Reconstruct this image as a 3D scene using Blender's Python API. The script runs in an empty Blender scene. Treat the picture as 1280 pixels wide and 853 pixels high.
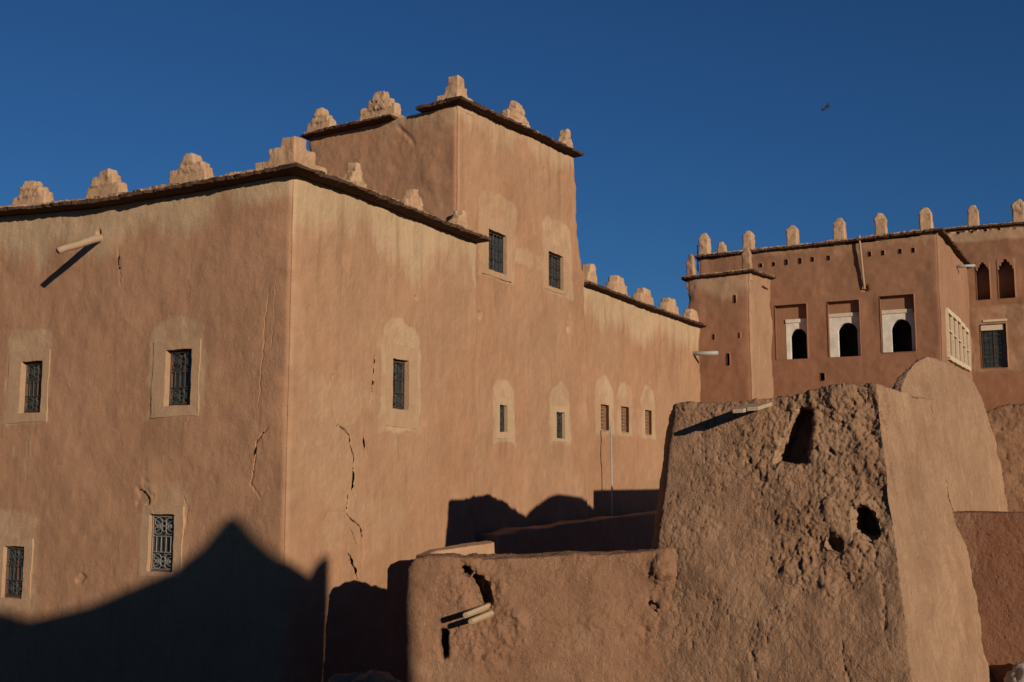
import bpy, bmesh, math, random
import numpy as np
from mathutils import Vector, Matrix
random.seed(7)
RNG = np.random.default_rng(7)
scene = bpy.context.scene
COL = scene.collection
R = math.radians

# ------------------------------------------------------------------ camera
FPX, CX, CY, HORIZON = 1400.0, 640.0, 426.5, 600.0
PITCH = math.atan((HORIZON - CY) / FPX)
EYE = 6.0
cam_data = bpy.data.cameras.new('camera')
cam_data.sensor_width = 36.0
cam_data.lens = 36.0 * FPX / 1280.0
cam_data.clip_start = 0.1
cam_data.clip_end = 3000
cam = bpy.data.objects.new('camera', cam_data)
COL.objects.link(cam)
cam.location = (0, 0, EYE)
cam.rotation_euler = (math.pi / 2 + PITCH, 0, 0)
scene.camera = cam

# ------------------------------------------------------------------ sky, sun, exposure
SUN_EL = R(11.8)
SUN_H = np.array([0.505, -0.863]); SUN_H /= np.linalg.norm(SUN_H)
SUN_AZ = math.atan2(SUN_H[0], SUN_H[1])
world = bpy.data.worlds.new('World')
scene.world = world
world.use_nodes = True
wn = world.node_tree
sky = wn.nodes.new('ShaderNodeTexSky')
sky.sky_type = 'NISHITA'
sky.sun_disc = False
sky.sun_elevation = SUN_EL
sky.sun_rotation = SUN_AZ
sky.altitude = 500
sky.air_density = 1.0
sky.dust_density = 0.0
sky.ozone_density = 7.6
bg = wn.nodes['Background']
bg.inputs['Strength'].default_value = 0.056
wn.links.new(sky.outputs['Color'], bg.inputs['Color'])

sun_data = bpy.data.lights.new('sun', 'SUN')
sun_data.energy = 4.6
sun_data.angle = R(0.53)
sun_data.color = (1.0, 0.86, 0.70)
sun = bpy.data.objects.new('sun', sun_data)
COL.objects.link(sun)
SUN_DIR = np.array([SUN_H[0] * math.cos(SUN_EL), SUN_H[1] * math.cos(SUN_EL), math.sin(SUN_EL)])
sun.rotation_euler = Vector(SUN_DIR).to_track_quat('Z', 'Y').to_euler()
sun.location = (20, -20, 30)

scene.view_settings.view_transform = 'Standard'
scene.view_settings.look = 'None'
scene.view_settings.gamma = 1.0
scene.view_settings.use_curve_mapping = False
scene.view_settings.exposure = 0.0

# ------------------------------------------------------------------ numpy noise
def _hash(ix, iy, iz, seed):
    h = (ix.astype(np.uint32) * np.uint32(374761393) + iy.astype(np.uint32) * np.uint32(668265263)
         + iz.astype(np.uint32) * np.uint32(2246822519) + np.uint32((seed * 3266489917) & 0xffffffff))
    h = (h ^ (h >> np.uint32(15))) * np.uint32(2246822519)
    h = (h ^ (h >> np.uint32(13))) * np.uint32(3266489917)
    return (h ^ (h >> np.uint32(16))).astype(np.float64) / 4294967295.0

def vnoise(p, seed=0):
    p = np.asarray(p, float)
    i = np.floor(p).astype(np.int64); f = p - i
    w = f * f * f * (f * (f * 6 - 15) + 10)
    out = 0
    for dx in (0, 1):
        for dy in (0, 1):
            for dz in (0, 1):
                wt = (w[:, 0] if dx else 1 - w[:, 0]) * (w[:, 1] if dy else 1 - w[:, 1]) * (w[:, 2] if dz else 1 - w[:, 2])
                out = out + wt * _hash(i[:, 0] + dx, i[:, 1] + dy, i[:, 2] + dz, seed)
    return out * 2 - 1

def fbm(p, octaves=4, seed=0, gain=0.5):
    p = np.asarray(p, float); a, t, n = 1.0, 0, 0
    for o in range(octaves):
        t = t + a * vnoise(p * (2.03 ** o) + 17.3 * o, seed + o); n += a; a *= gain
    return t / n * 1.6

def worley(p, seed=0, vec=False):
    p = np.asarray(p, float)
    i = np.floor(p).astype(np.int64); f = p - i
    d1 = np.full(len(p), 9.0); d2 = np.full(len(p), 9.0); cid = np.zeros(len(p)); dv = np.zeros((len(p), 3))
    for dx in (-1, 0, 1):
        for dy in (-1, 0, 1):
            for dz in (-1, 0, 1):
                a, b, c = i[:, 0] + dx, i[:, 1] + dy, i[:, 2] + dz
                q = np.stack([dx + _hash(a, b, c, seed), dy + _hash(a, b, c, seed + 1), dz + _hash(a, b, c, seed + 2)], 1)
                d = np.linalg.norm(q - f, axis=1)
                m = d < d1
                if vec: dv = np.where(m[:, None], f - q, dv)
                d2 = np.where(m, d1, np.minimum(d2, d))
                cid = np.where(m, _hash(a, b, c, seed + 5), cid)
                d1 = np.where(m, d, d1)
    return (d1, d2, cid, dv) if vec else (d1, d2, cid)

def sstep(a, b, x):
    t = np.clip((x - a) / (b - a), 0, 1)
    return t * t * (3 - 2 * t)

# ------------------------------------------------------------------ camera geometry: measured points on real planes
def ray(px, py):
    x = (px - CX) / FPX; y = (CY - py) / FPX
    c, s = math.cos(PITCH), math.sin(PITCH)
    return np.array([x, c - y * s, s + y * c])

def at_depth(px, py, Y):
    d = ray(px, py); d = d * (Y / d[1])
    return np.array([d[0], d[1], d[2] + EYE])

class Wall:
    """vertical wall plane: origin o (xy), u = direction to the right seen from outside, n = outward normal"""
    def __init__(self, o, ang):
        self.o = np.array(o[:2], float)
        self.u = np.array([math.cos(ang), math.sin(ang)])
        self.n = np.array([self.u[1], -self.u[0]])
    def hit(self, px, py):
        d = ray(px, py)
        t = (self.o @ self.n) / (d[:2] @ self.n)
        p = d * t
        return float((p[:2] - self.o) @ self.u), float(p[2] + EYE)
    def hitb(self, px, py, b):
        """the same on a face leaning back by b per metre of height above eye level: (s, z, d)"""
        d = ray(px, py)
        t = (self.o @ self.n) / (d[:2] @ self.n + b * d[2])
        p = d * t
        return float((p[:2] - self.o) @ self.u), float(p[2] + EYE), float(-b * p[2])
    def s_at(self, px, py=500): return self.hit(px, py)[0]
    def z_at(self, px, py): return self.hit(px, py)[1]
    def depth(self, s): return float(self.o[1] + self.u[1] * s)
    def pt(self, s, z, d=0.0):
        s = np.asarray(s, float); z = np.asarray(z, float); d = np.asarray(d, float)
        s, z, d = np.broadcast_arrays(s, z, d)
        return np.stack([self.o[0] + self.u[0] * s + self.n[0] * d, self.o[1] + self.u[1] * s + self.n[1] * d, z], -1)
    def moved(self, d=0.0, s=0.0):
        w = Wall(self.o + self.n * d + self.u * s, 0); w.u = self.u; w.n = self.n
        return w

A1 = R(-28.0)             # walls that face left towards the lane
A2 = R(62.0)              # walls that face the sun
C0 = at_depth(362, 450, 22.0)
F1 = Wall(C0, A1)
F2 = Wall(C0, A2)
TW2 = F2.moved(d=-0.35)                       # tower, sunny face
t_corner = TW2.s_at(572, 200)
TW1 = Wall(TW2.pt(t_corner, 0), A1 - R(4))           # tower, left face
WG = F2.moved(d=-0.55)                        # low wing beyond the tower
w_end = WG.s_at(876, 450)
FA1 = Wall(WG.pt(w_end, 0), A1)               # corner turret of the far kasbah
a_corner = FA1.s_at(939, 430)
FA2 = Wall(FA1.pt(a_corner, 0), A2)
a_len = FA2.s_at(966, 430)
FB = Wall(FA2.pt(a_len, 0), A1)               # arched facade
b_corner = FB.s_at(1176, 380)
FC = Wall(FB.pt(b_corner, 0), A2)             # its sunny side
c_len = FC.s_at(1212, 380)
FD = Wall(FC.pt(c_len, 0), A1)                # block beyond

# ------------------------------------------------------------------ materials
MATS = {}
def nodes_of(name):
    m = bpy.data.materials.new(name); m.use_nodes = True
    MATS[name] = m
    nt = m.node_tree
    return m, nt, nt.nodes['Principled BSDF']

def N(nt, t, **kw):
    n = nt.nodes.new(t)
    for k, v in kw.items():
        if hasattr(n, k): setattr(n, k, v)
        else: n.inputs[k].default_value = v
    return n

def noise_node(nt, vec, scale, detail=6, rough=0.6, stretch=None):
    n = nt.nodes.new('ShaderNodeTexNoise')
    n.inputs['Scale'].default_value = scale; n.inputs['Detail'].default_value = detail
    n.inputs['Roughness'].default_value = rough
    if stretch:
        mp = nt.nodes.new('ShaderNodeMapping'); mp.inputs['Scale'].default_value = stretch
        nt.links.new(vec, mp.inputs['Vector']); vec = mp.outputs['Vector']
    nt.links.new(vec, n.inputs['Vector'])
    return n.outputs['Fac']

def ramp(nt, fac, a, b, ca=(0, 0, 0, 1), cb=(1, 1, 1, 1)):
    r = nt.nodes.new('ShaderNodeValToRGB')
    r.color_ramp.elements[0].position = a; r.color_ramp.elements[0].color = ca
    r.color_ramp.elements[1].position = b; r.color_ramp.elements[1].color = cb
    nt.links.new(fac, r.inputs['Fac'])
    return r.outputs['Color']

def mix(nt, fac, a, b, mode='MIX'):
    m = nt.nodes.new('ShaderNodeMix'); m.data_type = 'RGBA'; m.blend_type = mode
    for sock, v in ((m.inputs[0], fac), (m.inputs[6], a), (m.inputs[7], b)):
        if isinstance(v, (int, float)): sock.default_value = v
        elif isinstance(v, tuple): sock.default_value = v if len(v) == 4 else (*v, 1)
        else: nt.links.new(v, sock)
    return m.outputs[2]

def math_node(nt, op, a, b):
    m = nt.nodes.new('ShaderNodeMath'); m.operation = op
    for sock, v in zip(m.inputs, (a, b)):
        if isinstance(v, (int, float)): sock.default_value = v
        else: nt.links.new(v, sock)
    return m.outputs[0]

def earth(name, clay, pale, red, bump=0.25, bump_scale=26.0, coarse=0.0, mottle=0.5, straw=0.25, clod=0.0):
    """mud plaster: clay and pale lime-rich coats mixed by the painted-on coat masks (attribute), mottled, pitted, straw-flecked"""
    m, nt, bs = nodes_of(name)
    vec = nt.nodes.new('ShaderNodeTexCoord').outputs['Object']
    at = N(nt, 'ShaderNodeAttribute', attribute_name='coat')
    sep = nt.nodes.new('ShaderNodeSeparateColor'); nt.links.new(at.outputs['Color'], sep.inputs[0])
    pm, rm = sep.outputs[0], sep.outputs[1]
    edge = noise_node(nt, vec, 7.0, 8, 0.7)
    pm2 = ramp(nt, math_node(nt, 'ADD', pm, math_node(nt, 'MULTIPLY', math_node(nt, 'SUBTRACT', edge, 0.5), 0.55)), 0.12, 0.95)
    rm2 = ramp(nt, math_node(nt, 'ADD', rm, math_node(nt, 'MULTIPLY', math_node(nt, 'SUBTRACT', edge, 0.5), 0.6)), 0.1, 1.0)
    c = mix(nt, rm2, clay, red)
    c = mix(nt, pm2, c, pale)
    gm = ramp(nt, math_node(nt, 'ADD', sep.outputs[2], math_node(nt, 'MULTIPLY', math_node(nt, 'SUBTRACT', edge, 0.5), 0.7)), 0.1, 1.1)
    c = mix(nt, gm, c, mix(nt, 0.75, c, (0.74, 0.75, 0.73), 'MULTIPLY'))
    big = ramp(nt, noise_node(nt, vec, 0.55, 5, 0.6), 0.3, 0.72)
    c = mix(nt, mottle, c, mix(nt, big, (0.80, 0.79, 0.78), (1.13, 1.14, 1.15)), 'MULTIPLY')
    mid = ramp(nt, noise_node(nt, vec, 3.2, 6, 0.65), 0.3, 0.7)
    c = mix(nt, mottle * 0.8, c, mix(nt, mid, (0.82, 0.80, 0.78), (1.10, 1.11, 1.12)), 'MULTIPLY')
    streak = ramp(nt, noise_node(nt, vec, 1.0, 8, 0.72, (8, 8, 0.8)), 0.36, 0.64)
    c = mix(nt, mottle * 0.95, c, mix(nt, streak, (0.86, 0.84, 0.82), (1.07, 1.08, 1.09)), 'MULTIPLY')
    fine = ramp(nt, noise_node(nt, vec, 34.0, 8, 0.8), 0.3, 0.7)
    c = mix(nt, 0.45, c, mix(nt, fine, (0.78, 0.76, 0.74), (1.16, 1.17, 1.18)), 'MULTIPLY')
    if straw:
        st = ramp(nt, noise_node(nt, vec, 60.0, 2, 0.5, (1, 1, 0.4)), 0.69, 0.74)
        c = mix(nt, math_node(nt, 'MULTIPLY', st, straw), c, (0.52, 0.40, 0.26))
    nt.links.new(c, bs.inputs['Base Color'])
    bs.inputs['Roughness'].default_value = 0.95
    bs.inputs['Specular IOR Level'].default_value = 0.12
    h = math_node(nt, 'ADD', noise_node(nt, vec, bump_scale, 7, 0.68),
                  math_node(nt, 'MULTIPLY', noise_node(nt, vec, bump_scale * 0.25, 6, 0.7, (1, 1, 0.6)), 0.7 + coarse))
    pits = ramp(nt, noise_node(nt, vec, bump_scale * 0.8, 3, 0.5), 0.27, 0.36)
    h = math_node(nt, 'ADD', h, math_node(nt, 'MULTIPLY', pits, 0.9))
    if clod:
        warp = nt.nodes.new('ShaderNodeMix'); warp.data_type = 'VECTOR'; warp.inputs[0].default_value = 0.10
        wn_ = nt.nodes.new('ShaderNodeTexNoise'); wn_.inputs['Scale'].default_value = 7.0; wn_.inputs['Detail'].default_value = 4
        nt.links.new(vec, wn_.inputs['Vector']); nt.links.new(vec, warp.inputs[4]); nt.links.new(wn_.outputs['Color'], warp.inputs[5])
        for sc_, am in ((10.0, 0.55), (23.0, 0.8), (46.0, 0.4)):
            vo = nt.nodes.new('ShaderNodeTexVoronoi'); vo.feature = 'DISTANCE_TO_EDGE'; vo.inputs['Scale'].default_value = sc_
            nt.links.new(warp.outputs[1], vo.inputs['Vector'])
            edge_h = ramp(nt, vo.outputs['Distance'], 0.0, 0.16)
            gate = ramp(nt, noise_node(nt, vec, sc_ * 0.22, 3, 0.6), 0.40, 0.62)
            h = math_node(nt, 'ADD', h, math_node(nt, 'MULTIPLY', math_node(nt, 'MULTIPLY', edge_h, gate), clod * am))
    b = N(nt, 'ShaderNodeBump'); b.inputs['Strength'].default_value = bump; b.inputs['Distance'].default_value = 0.06
    nt.links.new(h, b.inputs['Height']); nt.links.new(b.outputs['Normal'], bs.inputs['Normal'])
    return m

CLAY, PALE, RED = (0.360, 0.207, 0.117), (0.440, 0.302, 0.180), (0.355, 0.192, 0.106)
M_WALL = earth('mud_plaster', CLAY, PALE, RED, 0.28, 26)
M_WALL_OLD = earth('weathered_mud_plaster', (0.368, 0.200, 0.114), PALE, RED, 0.36, 30, mottle=0.52, straw=0.35)
M_FAR = earth('far_mud_plaster', (0.262, 0.134, 0.076), (0.39, 0.25, 0.15), (0.245, 0.118, 0.066), 0.2, 16)
M_RUIN = earth('crumbling_earth', (0.278, 0.160, 0.093), (0.325, 0.200, 0.118), (0.252, 0.134, 0.075), 0.55, 20, coarse=0.3, mottle=0.7, straw=0.8, clod=0.34)
M_RUINRED = earth('red_earth', (0.225, 0.108, 0.062), (0.30, 0.17, 0.10), (0.20, 0.090, 0.050), 0.6, 18, coarse=0.4)
M_MERLON = earth('merlon_earth', (0.40, 0.245, 0.140), (0.46, 0.30, 0.18), CLAY, 0.45, 20)
M_COPING = earth('coping_mud', (0.35, 0.205, 0.120), PALE, CLAY, 0.6, 30)
M_GROUND = earth('ground_earth', (0.26, 0.155, 0.095), PALE, CLAY, 0.8, 8)

def simple(name, col, rough=0.8, spec=0.2, var=0.3, scale=20, stretch=None, bump=0.2, metallic=0.0):
    m, nt, bs = nodes_of(name)
    vec = nt.nodes.new('ShaderNodeTexCoord').outputs['Object']
    f = noise_node(nt, vec, scale, 6, 0.65, stretch)
    lo = tuple(c * (1 - var) for c in col); hi = tuple(min(c * (1 + var), 1) for c in col)
    nt.links.new(ramp(nt, f, 0.3, 0.7, (*lo, 1), (*hi, 1)), bs.inputs['Base Color'])
    bs.inputs['Roughness'].default_value = rough; bs.inputs['Specular IOR Level'].default_value = spec
    bs.inputs['Metallic'].default_value = metallic
    if bump:
        b = N(nt, 'ShaderNodeBump'); b.inputs['Strength'].default_value = bump; b.inputs['Distance'].default_value = 0.02
        nt.links.new(f, b.inputs['Height']); nt.links.new(b.outputs['Normal'], bs.inputs['Normal'])
    return m

M_EAVE = simple('eave_reed_and_wood', (0.072, 0.040, 0.025), 0.9, 0.1, 0.5, 22, (1, 1, 2.5), 0.6)
M_WOODRED = simple('red_brown_window_wood', (0.15, 0.060, 0.032), 0.7, 0.25, 0.35, 14, (6, 6, 1))
M_WOODGREY = simple('bleached_wood', (0.34, 0.235, 0.150), 0.85, 0.15, 0.35, 9, (9, 9, 9), 0.5)
M_POPLAR = simple('pale_split_wood', (0.40, 0.285, 0.175), 0.85, 0.15, 0.3, 12, (3, 3, 3), 0.5)
M_IRON = simple('wrought_iron', (0.045, 0.052, 0.050), 0.55, 0.4, 0.4, 30)
M_IRONWHITE = simple('pale_painted_iron', (0.20, 0.20, 0.18), 0.55, 0.4, 0.3, 30)
M_WHITE = simple('whitewash', (0.55, 0.485, 0.395), 0.9, 0.1, 0.22, 2.2, None, 0.25)
M_CREAM = simple('cream_paint', (0.50, 0.40, 0.28), 0.85, 0.15, 0.14, 7, None, 0.2)
M_TAN = simple('tan_board', (0.22, 0.135, 0.08), 0.85, 0.15, 0.14, 7, None, 0.2)
M_RUST = simple('rusty_pole', (0.13, 0.045, 0.028), 0.8, 0.2, 0.4, 30)
M_GREYPIPE = simple('grey_pipe', (0.30, 0.28, 0.25), 0.6, 0.4, 0.2, 14)
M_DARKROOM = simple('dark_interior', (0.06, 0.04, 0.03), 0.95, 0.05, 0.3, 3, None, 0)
M_STONE = simple('grey_stone', (0.30, 0.27, 0.23), 0.9, 0.15, 0.35, 9, None, 0.6)
M_SPECK = simple('speck_dark', (0.03, 0.03, 0.035), 0.8, 0.2, 0.3, 30, None, 0)
M_LATTICE = simple('lattice_wood', (0.24, 0.13, 0.075), 0.75, 0.2, 0.35, 16)

def glass_mat():
    m, nt, bs = nodes_of('old_window_glass')
    vec = nt.nodes.new('ShaderNodeTexCoord').outputs['Object']
    f = noise_node(nt, vec, 5, 4, 0.6)
    nt.links.new(ramp(nt, f, 0.3, 0.7, (0.010, 0.013, 0.013, 1), (0.045, 0.055, 0.052, 1)), bs.inputs['Base Color'])
    bs.inputs['Roughness'].default_value = 0.22; bs.inputs['Specular IOR Level'].default_value = 0.5
    b = N(nt, 'ShaderNodeBump'); b.inputs['Strength'].default_value = 0.25; b.inputs['Distance'].default_value = 0.03
    nt.links.new(noise_node(nt, vec, 9, 2, 0.5), b.inputs['Height']); nt.links.new(b.outputs['Normal'], bs.inputs['Normal'])
    return m
M_GLASS = glass_mat()

# ------------------------------------------------------------------ object helpers
def link_mesh(name, verts, faces, mat, parent=None, coat=None, smooth=False):
    me = bpy.data.meshes.new(name)
    verts = np.asarray(verts, np.float32)
    if isinstance(faces, np.ndarray):
        k = faces.shape[1]; nf = len(faces)
        me.vertices.add(len(verts)); me.vertices.foreach_set('co', verts.ravel())
        me.loops.add(nf * k); me.loops.foreach_set('vertex_index', faces.ravel().astype(np.int32))
        me.polygons.add(nf)
        me.polygons.foreach_set('loop_start', np.arange(0, nf * k, k, dtype=np.int32))
        me.polygons.foreach_set('loop_total', np.full(nf, k, np.int32))
        me.update(calc_edges=True); me.validate()
    else:
        me.from_pydata([tuple(map(float, v)) for v in verts], [], [tuple(int(i) for i in f) for f in faces]); me.update()
    if coat is not None: set_coat(me, coat)
    return link_obj(name, me, mat, parent, smooth)

def set_coat(me, coat):
    a = me.attributes.new('coat', 'FLOAT_COLOR', 'POINT')
    n = len(me.vertices); buf = np.zeros((n, 4), np.float32); buf[:, :coat.shape[1]] = coat[:n]; buf[:, 3] = 1
    a.data.foreach_set('color', buf.ravel())

def link_obj(name, me, mat, parent=None, smooth=False):
    o = bpy.data.objects.new(name, me)
    if mat and not me.materials: me.materials.append(mat)
    COL.objects.link(o)
    if smooth: me.polygons.foreach_set('use_smooth', np.ones(len(me.polygons), bool))
    if parent: adopt(o, parent)
    return o

def adopt(o, parent):
    off = Vector((0, 0, 0)) if parent.parent else Vector(parent.location)   # parts' own transforms cancel out
    o.parent = parent
    o.matrix_parent_inverse = Matrix.Translation(-off)

def thing(name, label, cat, loc, group=None):
    o = bpy.data.objects.new(name, None); COL.objects.link(o)
    o.location = tuple(float(v) for v in loc); o.empty_display_size = 0.3
    return tag(o, label, cat, group)

def tag(o, label, cat, group=None):
    o['label'] = label; o['category'] = cat; o['kind'] = 'thing'
    if group: o['group'] = group
    return o

def struct(o): o['kind'] = 'structure'; return o

class MB:
    def __init__(self): self.v = []; self.f = []
    def add(self, vs, fs):
        b = len(self.v); self.v += [tuple(map(float, p)) for p in vs]; self.f += [tuple(b + i for i in f) for f in fs]
    def hexa(self, p):    # 8 points: bottom 4, top 4 (ccw seen from above)
        self.add(p, [(3, 2, 1, 0), (4, 5, 6, 7), (0, 1, 5, 4), (1, 2, 6, 5), (2, 3, 7, 6), (3, 0, 4, 7)])
    def wbox(self, W, s0, s1, z0, z1, d0, d1):   # box in wall coordinates, d1 = outer
        P = [W.pt(s0, z0, d1), W.pt(s1, z0, d1), W.pt(s1, z0, d0), W.pt(s0, z0, d0),
             W.pt(s0, z1, d1), W.pt(s1, z1, d1), W.pt(s1, z1, d0), W.pt(s0, z1, d0)]
        self.hexa(P)
    def tube(self, pts, r, sides=6, r2=None, cap=True):
        pts = [Vector(p) for p in pts]; rings = []
        base = len(self.v)
        for i, p in enumerate(pts):
            t = (pts[min(i + 1, len(pts) - 1)] - pts[max(i - 1, 0)]).normalized()
            a = t.cross(Vector((0, 0, 1)) if abs(t.z) < 0.9 else Vector((1, 0, 0))).normalized(); b = t.cross(a)
            rr = r if r2 is None else r + (r2 - r) * i / (len(pts) - 1)
            for k in range(sides):
                an = 2 * math.pi * k / sides
                self.v.append(tuple(p + a * math.cos(an) * rr + b * math.sin(an) * rr))
        for i in range(len(pts) - 1):
            for k in range(sides):
                k2 = (k + 1) % sides
                self.f.append((base + i * sides + k, base + i * sides + k2, base + (i + 1) * sides + k2, base + (i + 1) * sides + k))
        if cap:
            self.f.append(tuple(base + k for k in range(sides))[::-1])
            self.f.append(tuple(base + (len(pts) - 1) * sides + k for k in range(sides)))
    def build(self, name, mat, parent=None, smooth=False, bevel=0):
        o = link_mesh(name, self.v, self.f, mat, parent, smooth=smooth)
        if bevel:
            md = o.modifiers.new('bevel', 'BEVEL'); md.width = bevel; md.segments = 2; md.limit_method = 'ANGLE'
        return o

def poly_dist(pts, s, z):
    """distance of every (s,z) to a polyline, and the running parameter 0..1"""
    best = np.full(len(s), 1e9); par = np.zeros(len(s)); n = len(pts) - 1
    for i in range(n):
        a = np.array(pts[i]); b = np.array(pts[i + 1]); ab = b - a; L = ab @ ab + 1e-9
        t = np.clip(((s - a[0]) * ab[0] + (z - a[1]) * ab[1]) / L, 0, 1)
        d = np.hypot(s - a[0] - ab[0] * t, z - a[1] - ab[1] * t)
        m = d < best; best = np.where(m, d, best); par = np.where(m, (i + t) / n, par)
    return best, par

def jag(pts, step=0.07, amp=0.03, seed=1):
    rng = random.Random(seed); out = []
    for a, b in zip(pts[:-1], pts[1:]):
        L = math.hypot(b[0] - a[0], b[1] - a[1]); n = max(1, int(L / step))
        for k in range(n):
            t = k / n; j = 0 if k == 0 else amp
            out.append((a[0] + (b[0] - a[0]) * t + rng.uniform(-j, j), a[1] + (b[1] - a[1]) * t + rng.uniform(-j, j) * 0.4))
    out.append(pts[-1]); return out

def wall_sheet(name, W, s0, s1, z0, ztop, mat, parent, res=0.04, holes=(), pale=None, cracks=(), slits=(), pocks=(),
               ls=None, rs=None, amp=1.0, seed=0, turn=0.35, cl=0, cr=0, rad=0.15, fine=()):
    """one plastered wall: dense uneven sheet with real openings and reveals, wrapped back at both ends.
    ztop(s) wall top; ls/rs: functions of z giving an edge shift; pale(s,z)->coat masks; cracks: grooves; slits: open cracks"""
    ns = max(4, int(round((s1 - s0) / res))); S = np.linspace(s0, s1, ns + 1)
    for (fa, fb, fr) in fine:       # finer columns where cracks run
        S = np.concatenate([S[(S < fa) | (S > fb)], np.linspace(fa, fb, int((fb - fa) / fr) + 1)]); S.sort()
    tops = ztop(S); zt = float(tops.min()) - 0.05
    nz = max(4, int(round((zt - z0) / res))); Z = np.linspace(z0, zt, nz + 1)
    def snap(arr, v):
        i = int(np.argmin(np.abs(arr - v))); arr[i] = v; return i
    HI = []
    for h in holes:
        a, b = snap(S, h[0]), snap(S, h[1]); c, d = snap(Z, h[2]), snap(Z, h[3])
        if b <= a: b = a + 1
        if d <= c: d = c + 1
        HI.append((a, b, c, d, h[4], h[5] if len(h) > 5 else False))
    GS, GZ = np.meshgrid(S, Z); nzz, nss = GZ.shape
    extra = np.linspace(0, 1, 4)[1:]
    ES = np.tile(S, (3, 1)); EZ = zt + (ztop(S) - zt)[None, :] * extra[:, None]
    GS = np.vstack([GS, ES]); GZ = np.vstack([GZ, EZ]); nzz += 3
    s, z = GS.ravel(), GZ.ravel()
    P3 = np.stack([s, np.full_like(s, seed * 9.7), z], 1)
    d = amp * (0.045 * fbm(P3 * 0.7, 3, seed) + 0.016 * fbm(P3 * 3.0, 4, seed + 9) + 0.005 * fbm(P3 * 12, 3, seed + 19))
    js = amp * 0.012 * fbm(P3 * 2.2, 3, seed + 31); jz = amp * 0.012 * fbm(P3 * 2.2, 3, seed + 37)
    if holes:     # keep the openings' rims near the plane so that frames sit cleanly
        for h in holes:
            dd = np.maximum(np.maximum(h[0] - s, s - h[1]), np.maximum(h[2] - z, z - h[3]))
            k = sstep(0.0, 0.35, dd); d = d * (0.15 + 0.85 * k); js *= 0.4 + 0.6 * k; jz *= 0.4 + 0.6 * k
    for (pts, w, dep) in cracks:
        ds, par = poly_dist(pts, s, z)
        d = d - dep * np.exp(-(ds / w) ** 2) * np.clip(0.45 + 1.2 * np.sin(par * math.pi), 0, 1)
    for (ps, pz, r, dep) in pocks:
        rr = np.hypot(s - ps, (z - pz) * 0.8) * (1 + 0.5 * fbm(P3 * 6, 2, seed + 3))
        d = d - dep * (1 - sstep(r * 0.5, r, rr))
    sh = np.zeros_like(s)
    if ls is not None: sh += ls(z) * (1 - sstep(0, 1.2, s - s0))
    if rs is not None: sh += rs(z) * (1 - sstep(0, 1.6, s1 - s))
    # rounded corners shared with the neighbouring wall: both sheets end on the same line and wobble together
    eL, eR = s - s0, s1 - s; em = np.minimum(eL, eR)
    damp = sstep(0.0, 0.45, em); d = d * damp; js = js * damp
    for e, sg, sd in ((eL, -1, cl), (eR, 1, cr)):
        phi = np.clip(1 - e / rad, 0, 1) * math.pi / 4
        inr = e < rad
        d = d - np.where(inr, rad * (1 - np.cos(phi)), 0)
        js = js + sg * np.where(inr, -(rad - rad * np.sin(phi)) + e, 0)
        q = np.stack([0 * z, 0 * z + sd * 3.7, z], 1)
        w = (0.040 * fbm(q * 0.8, 3, 900 + sd) + 0.018 * fbm(q * 4, 4, 910 + sd)) * (1 - sstep(0, 0.45, e))
        d = d + w; js = js + sg * w
    V = W.pt(s + js + sh, z + jz * damp, d)
    keep = np.ones((nzz - 1, nss - 1), bool)
    for (a, b, c, dd, dep, back) in HI: keep[c:dd, a:b] = False
    if slits:
        cs = 0.25 * (GS[:-1, :-1] + GS[1:, :-1] + GS[:-1, 1:] + GS[1:, 1:]); cz = 0.25 * (GZ[:-1, :-1] + GZ[1:, :-1] + GZ[:-1, 1:] + GZ[1:, 1:])
        for (pts, w) in slits:
            ds, par = poly_dist(pts, cs.ravel(), cz.ravel())
            wid = w * np.clip(np.sin(par * math.pi) * 1.5, 0.35, 1.0) * (1 + 0.4 * vnoise(np.stack([cs.ravel() * 9, cz.ravel() * 9, 0 * ds], 1), 5))
            keep &= ~(ds < wid).reshape(cs.shape)
    idx = np.arange(nzz * nss).reshape(nzz, nss)
    q = np.stack([idx[:-1, :-1], idx[:-1, 1:], idx[1:, 1:], idx[1:, :-1]], -1)[keep]
    faces = [q]; VV = [V]; nb = len(V)
    coat = np.zeros((len(V), 3)) if pale is None else pale(s, z)
    CO = [coat]
    uv3 = np.array([W.u[0], W.u[1], 0.0])
    def strip(ids, shift, flip=False):
        nonlocal nb
        m = len(ids); back = V[ids] + shift
        VV.append(back); CO.append(coat[ids] * 0.6)
        b = nb + np.arange(m); nb += m
        f = np.stack([ids[:-1], ids[1:], b[1:], b[:-1]], -1)
        faces.append(f[:, ::-1] if flip else f); return b
    nv = -np.array([W.n[0], W.n[1], 0.0])
    for (a, b, c, dd, dep, back) in HI:
        lo, hi = idx[c, a:b + 1], idx[dd, a:b + 1]; le, ri = idx[c:dd + 1, a], idx[c:dd + 1, b]
        bl = strip(lo, nv * dep, True); bh = strip(hi, nv * dep); bl2 = strip(le, nv * dep); br = strip(ri, nv * dep, True)
        if back: faces.append(np.array([[bl[0], bl[-1], bh[-1], bh[0]]]))
    strip(idx[:, 0], nv * turn + uv3 * 0.18, True); strip(idx[:, -1], nv * turn - uv3 * 0.18); strip(idx[-1, :], nv * turn)
    return link_mesh(name, np.vstack(VV), np.vstack(faces), mat, parent, np.vstack(CO), smooth=True)

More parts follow.
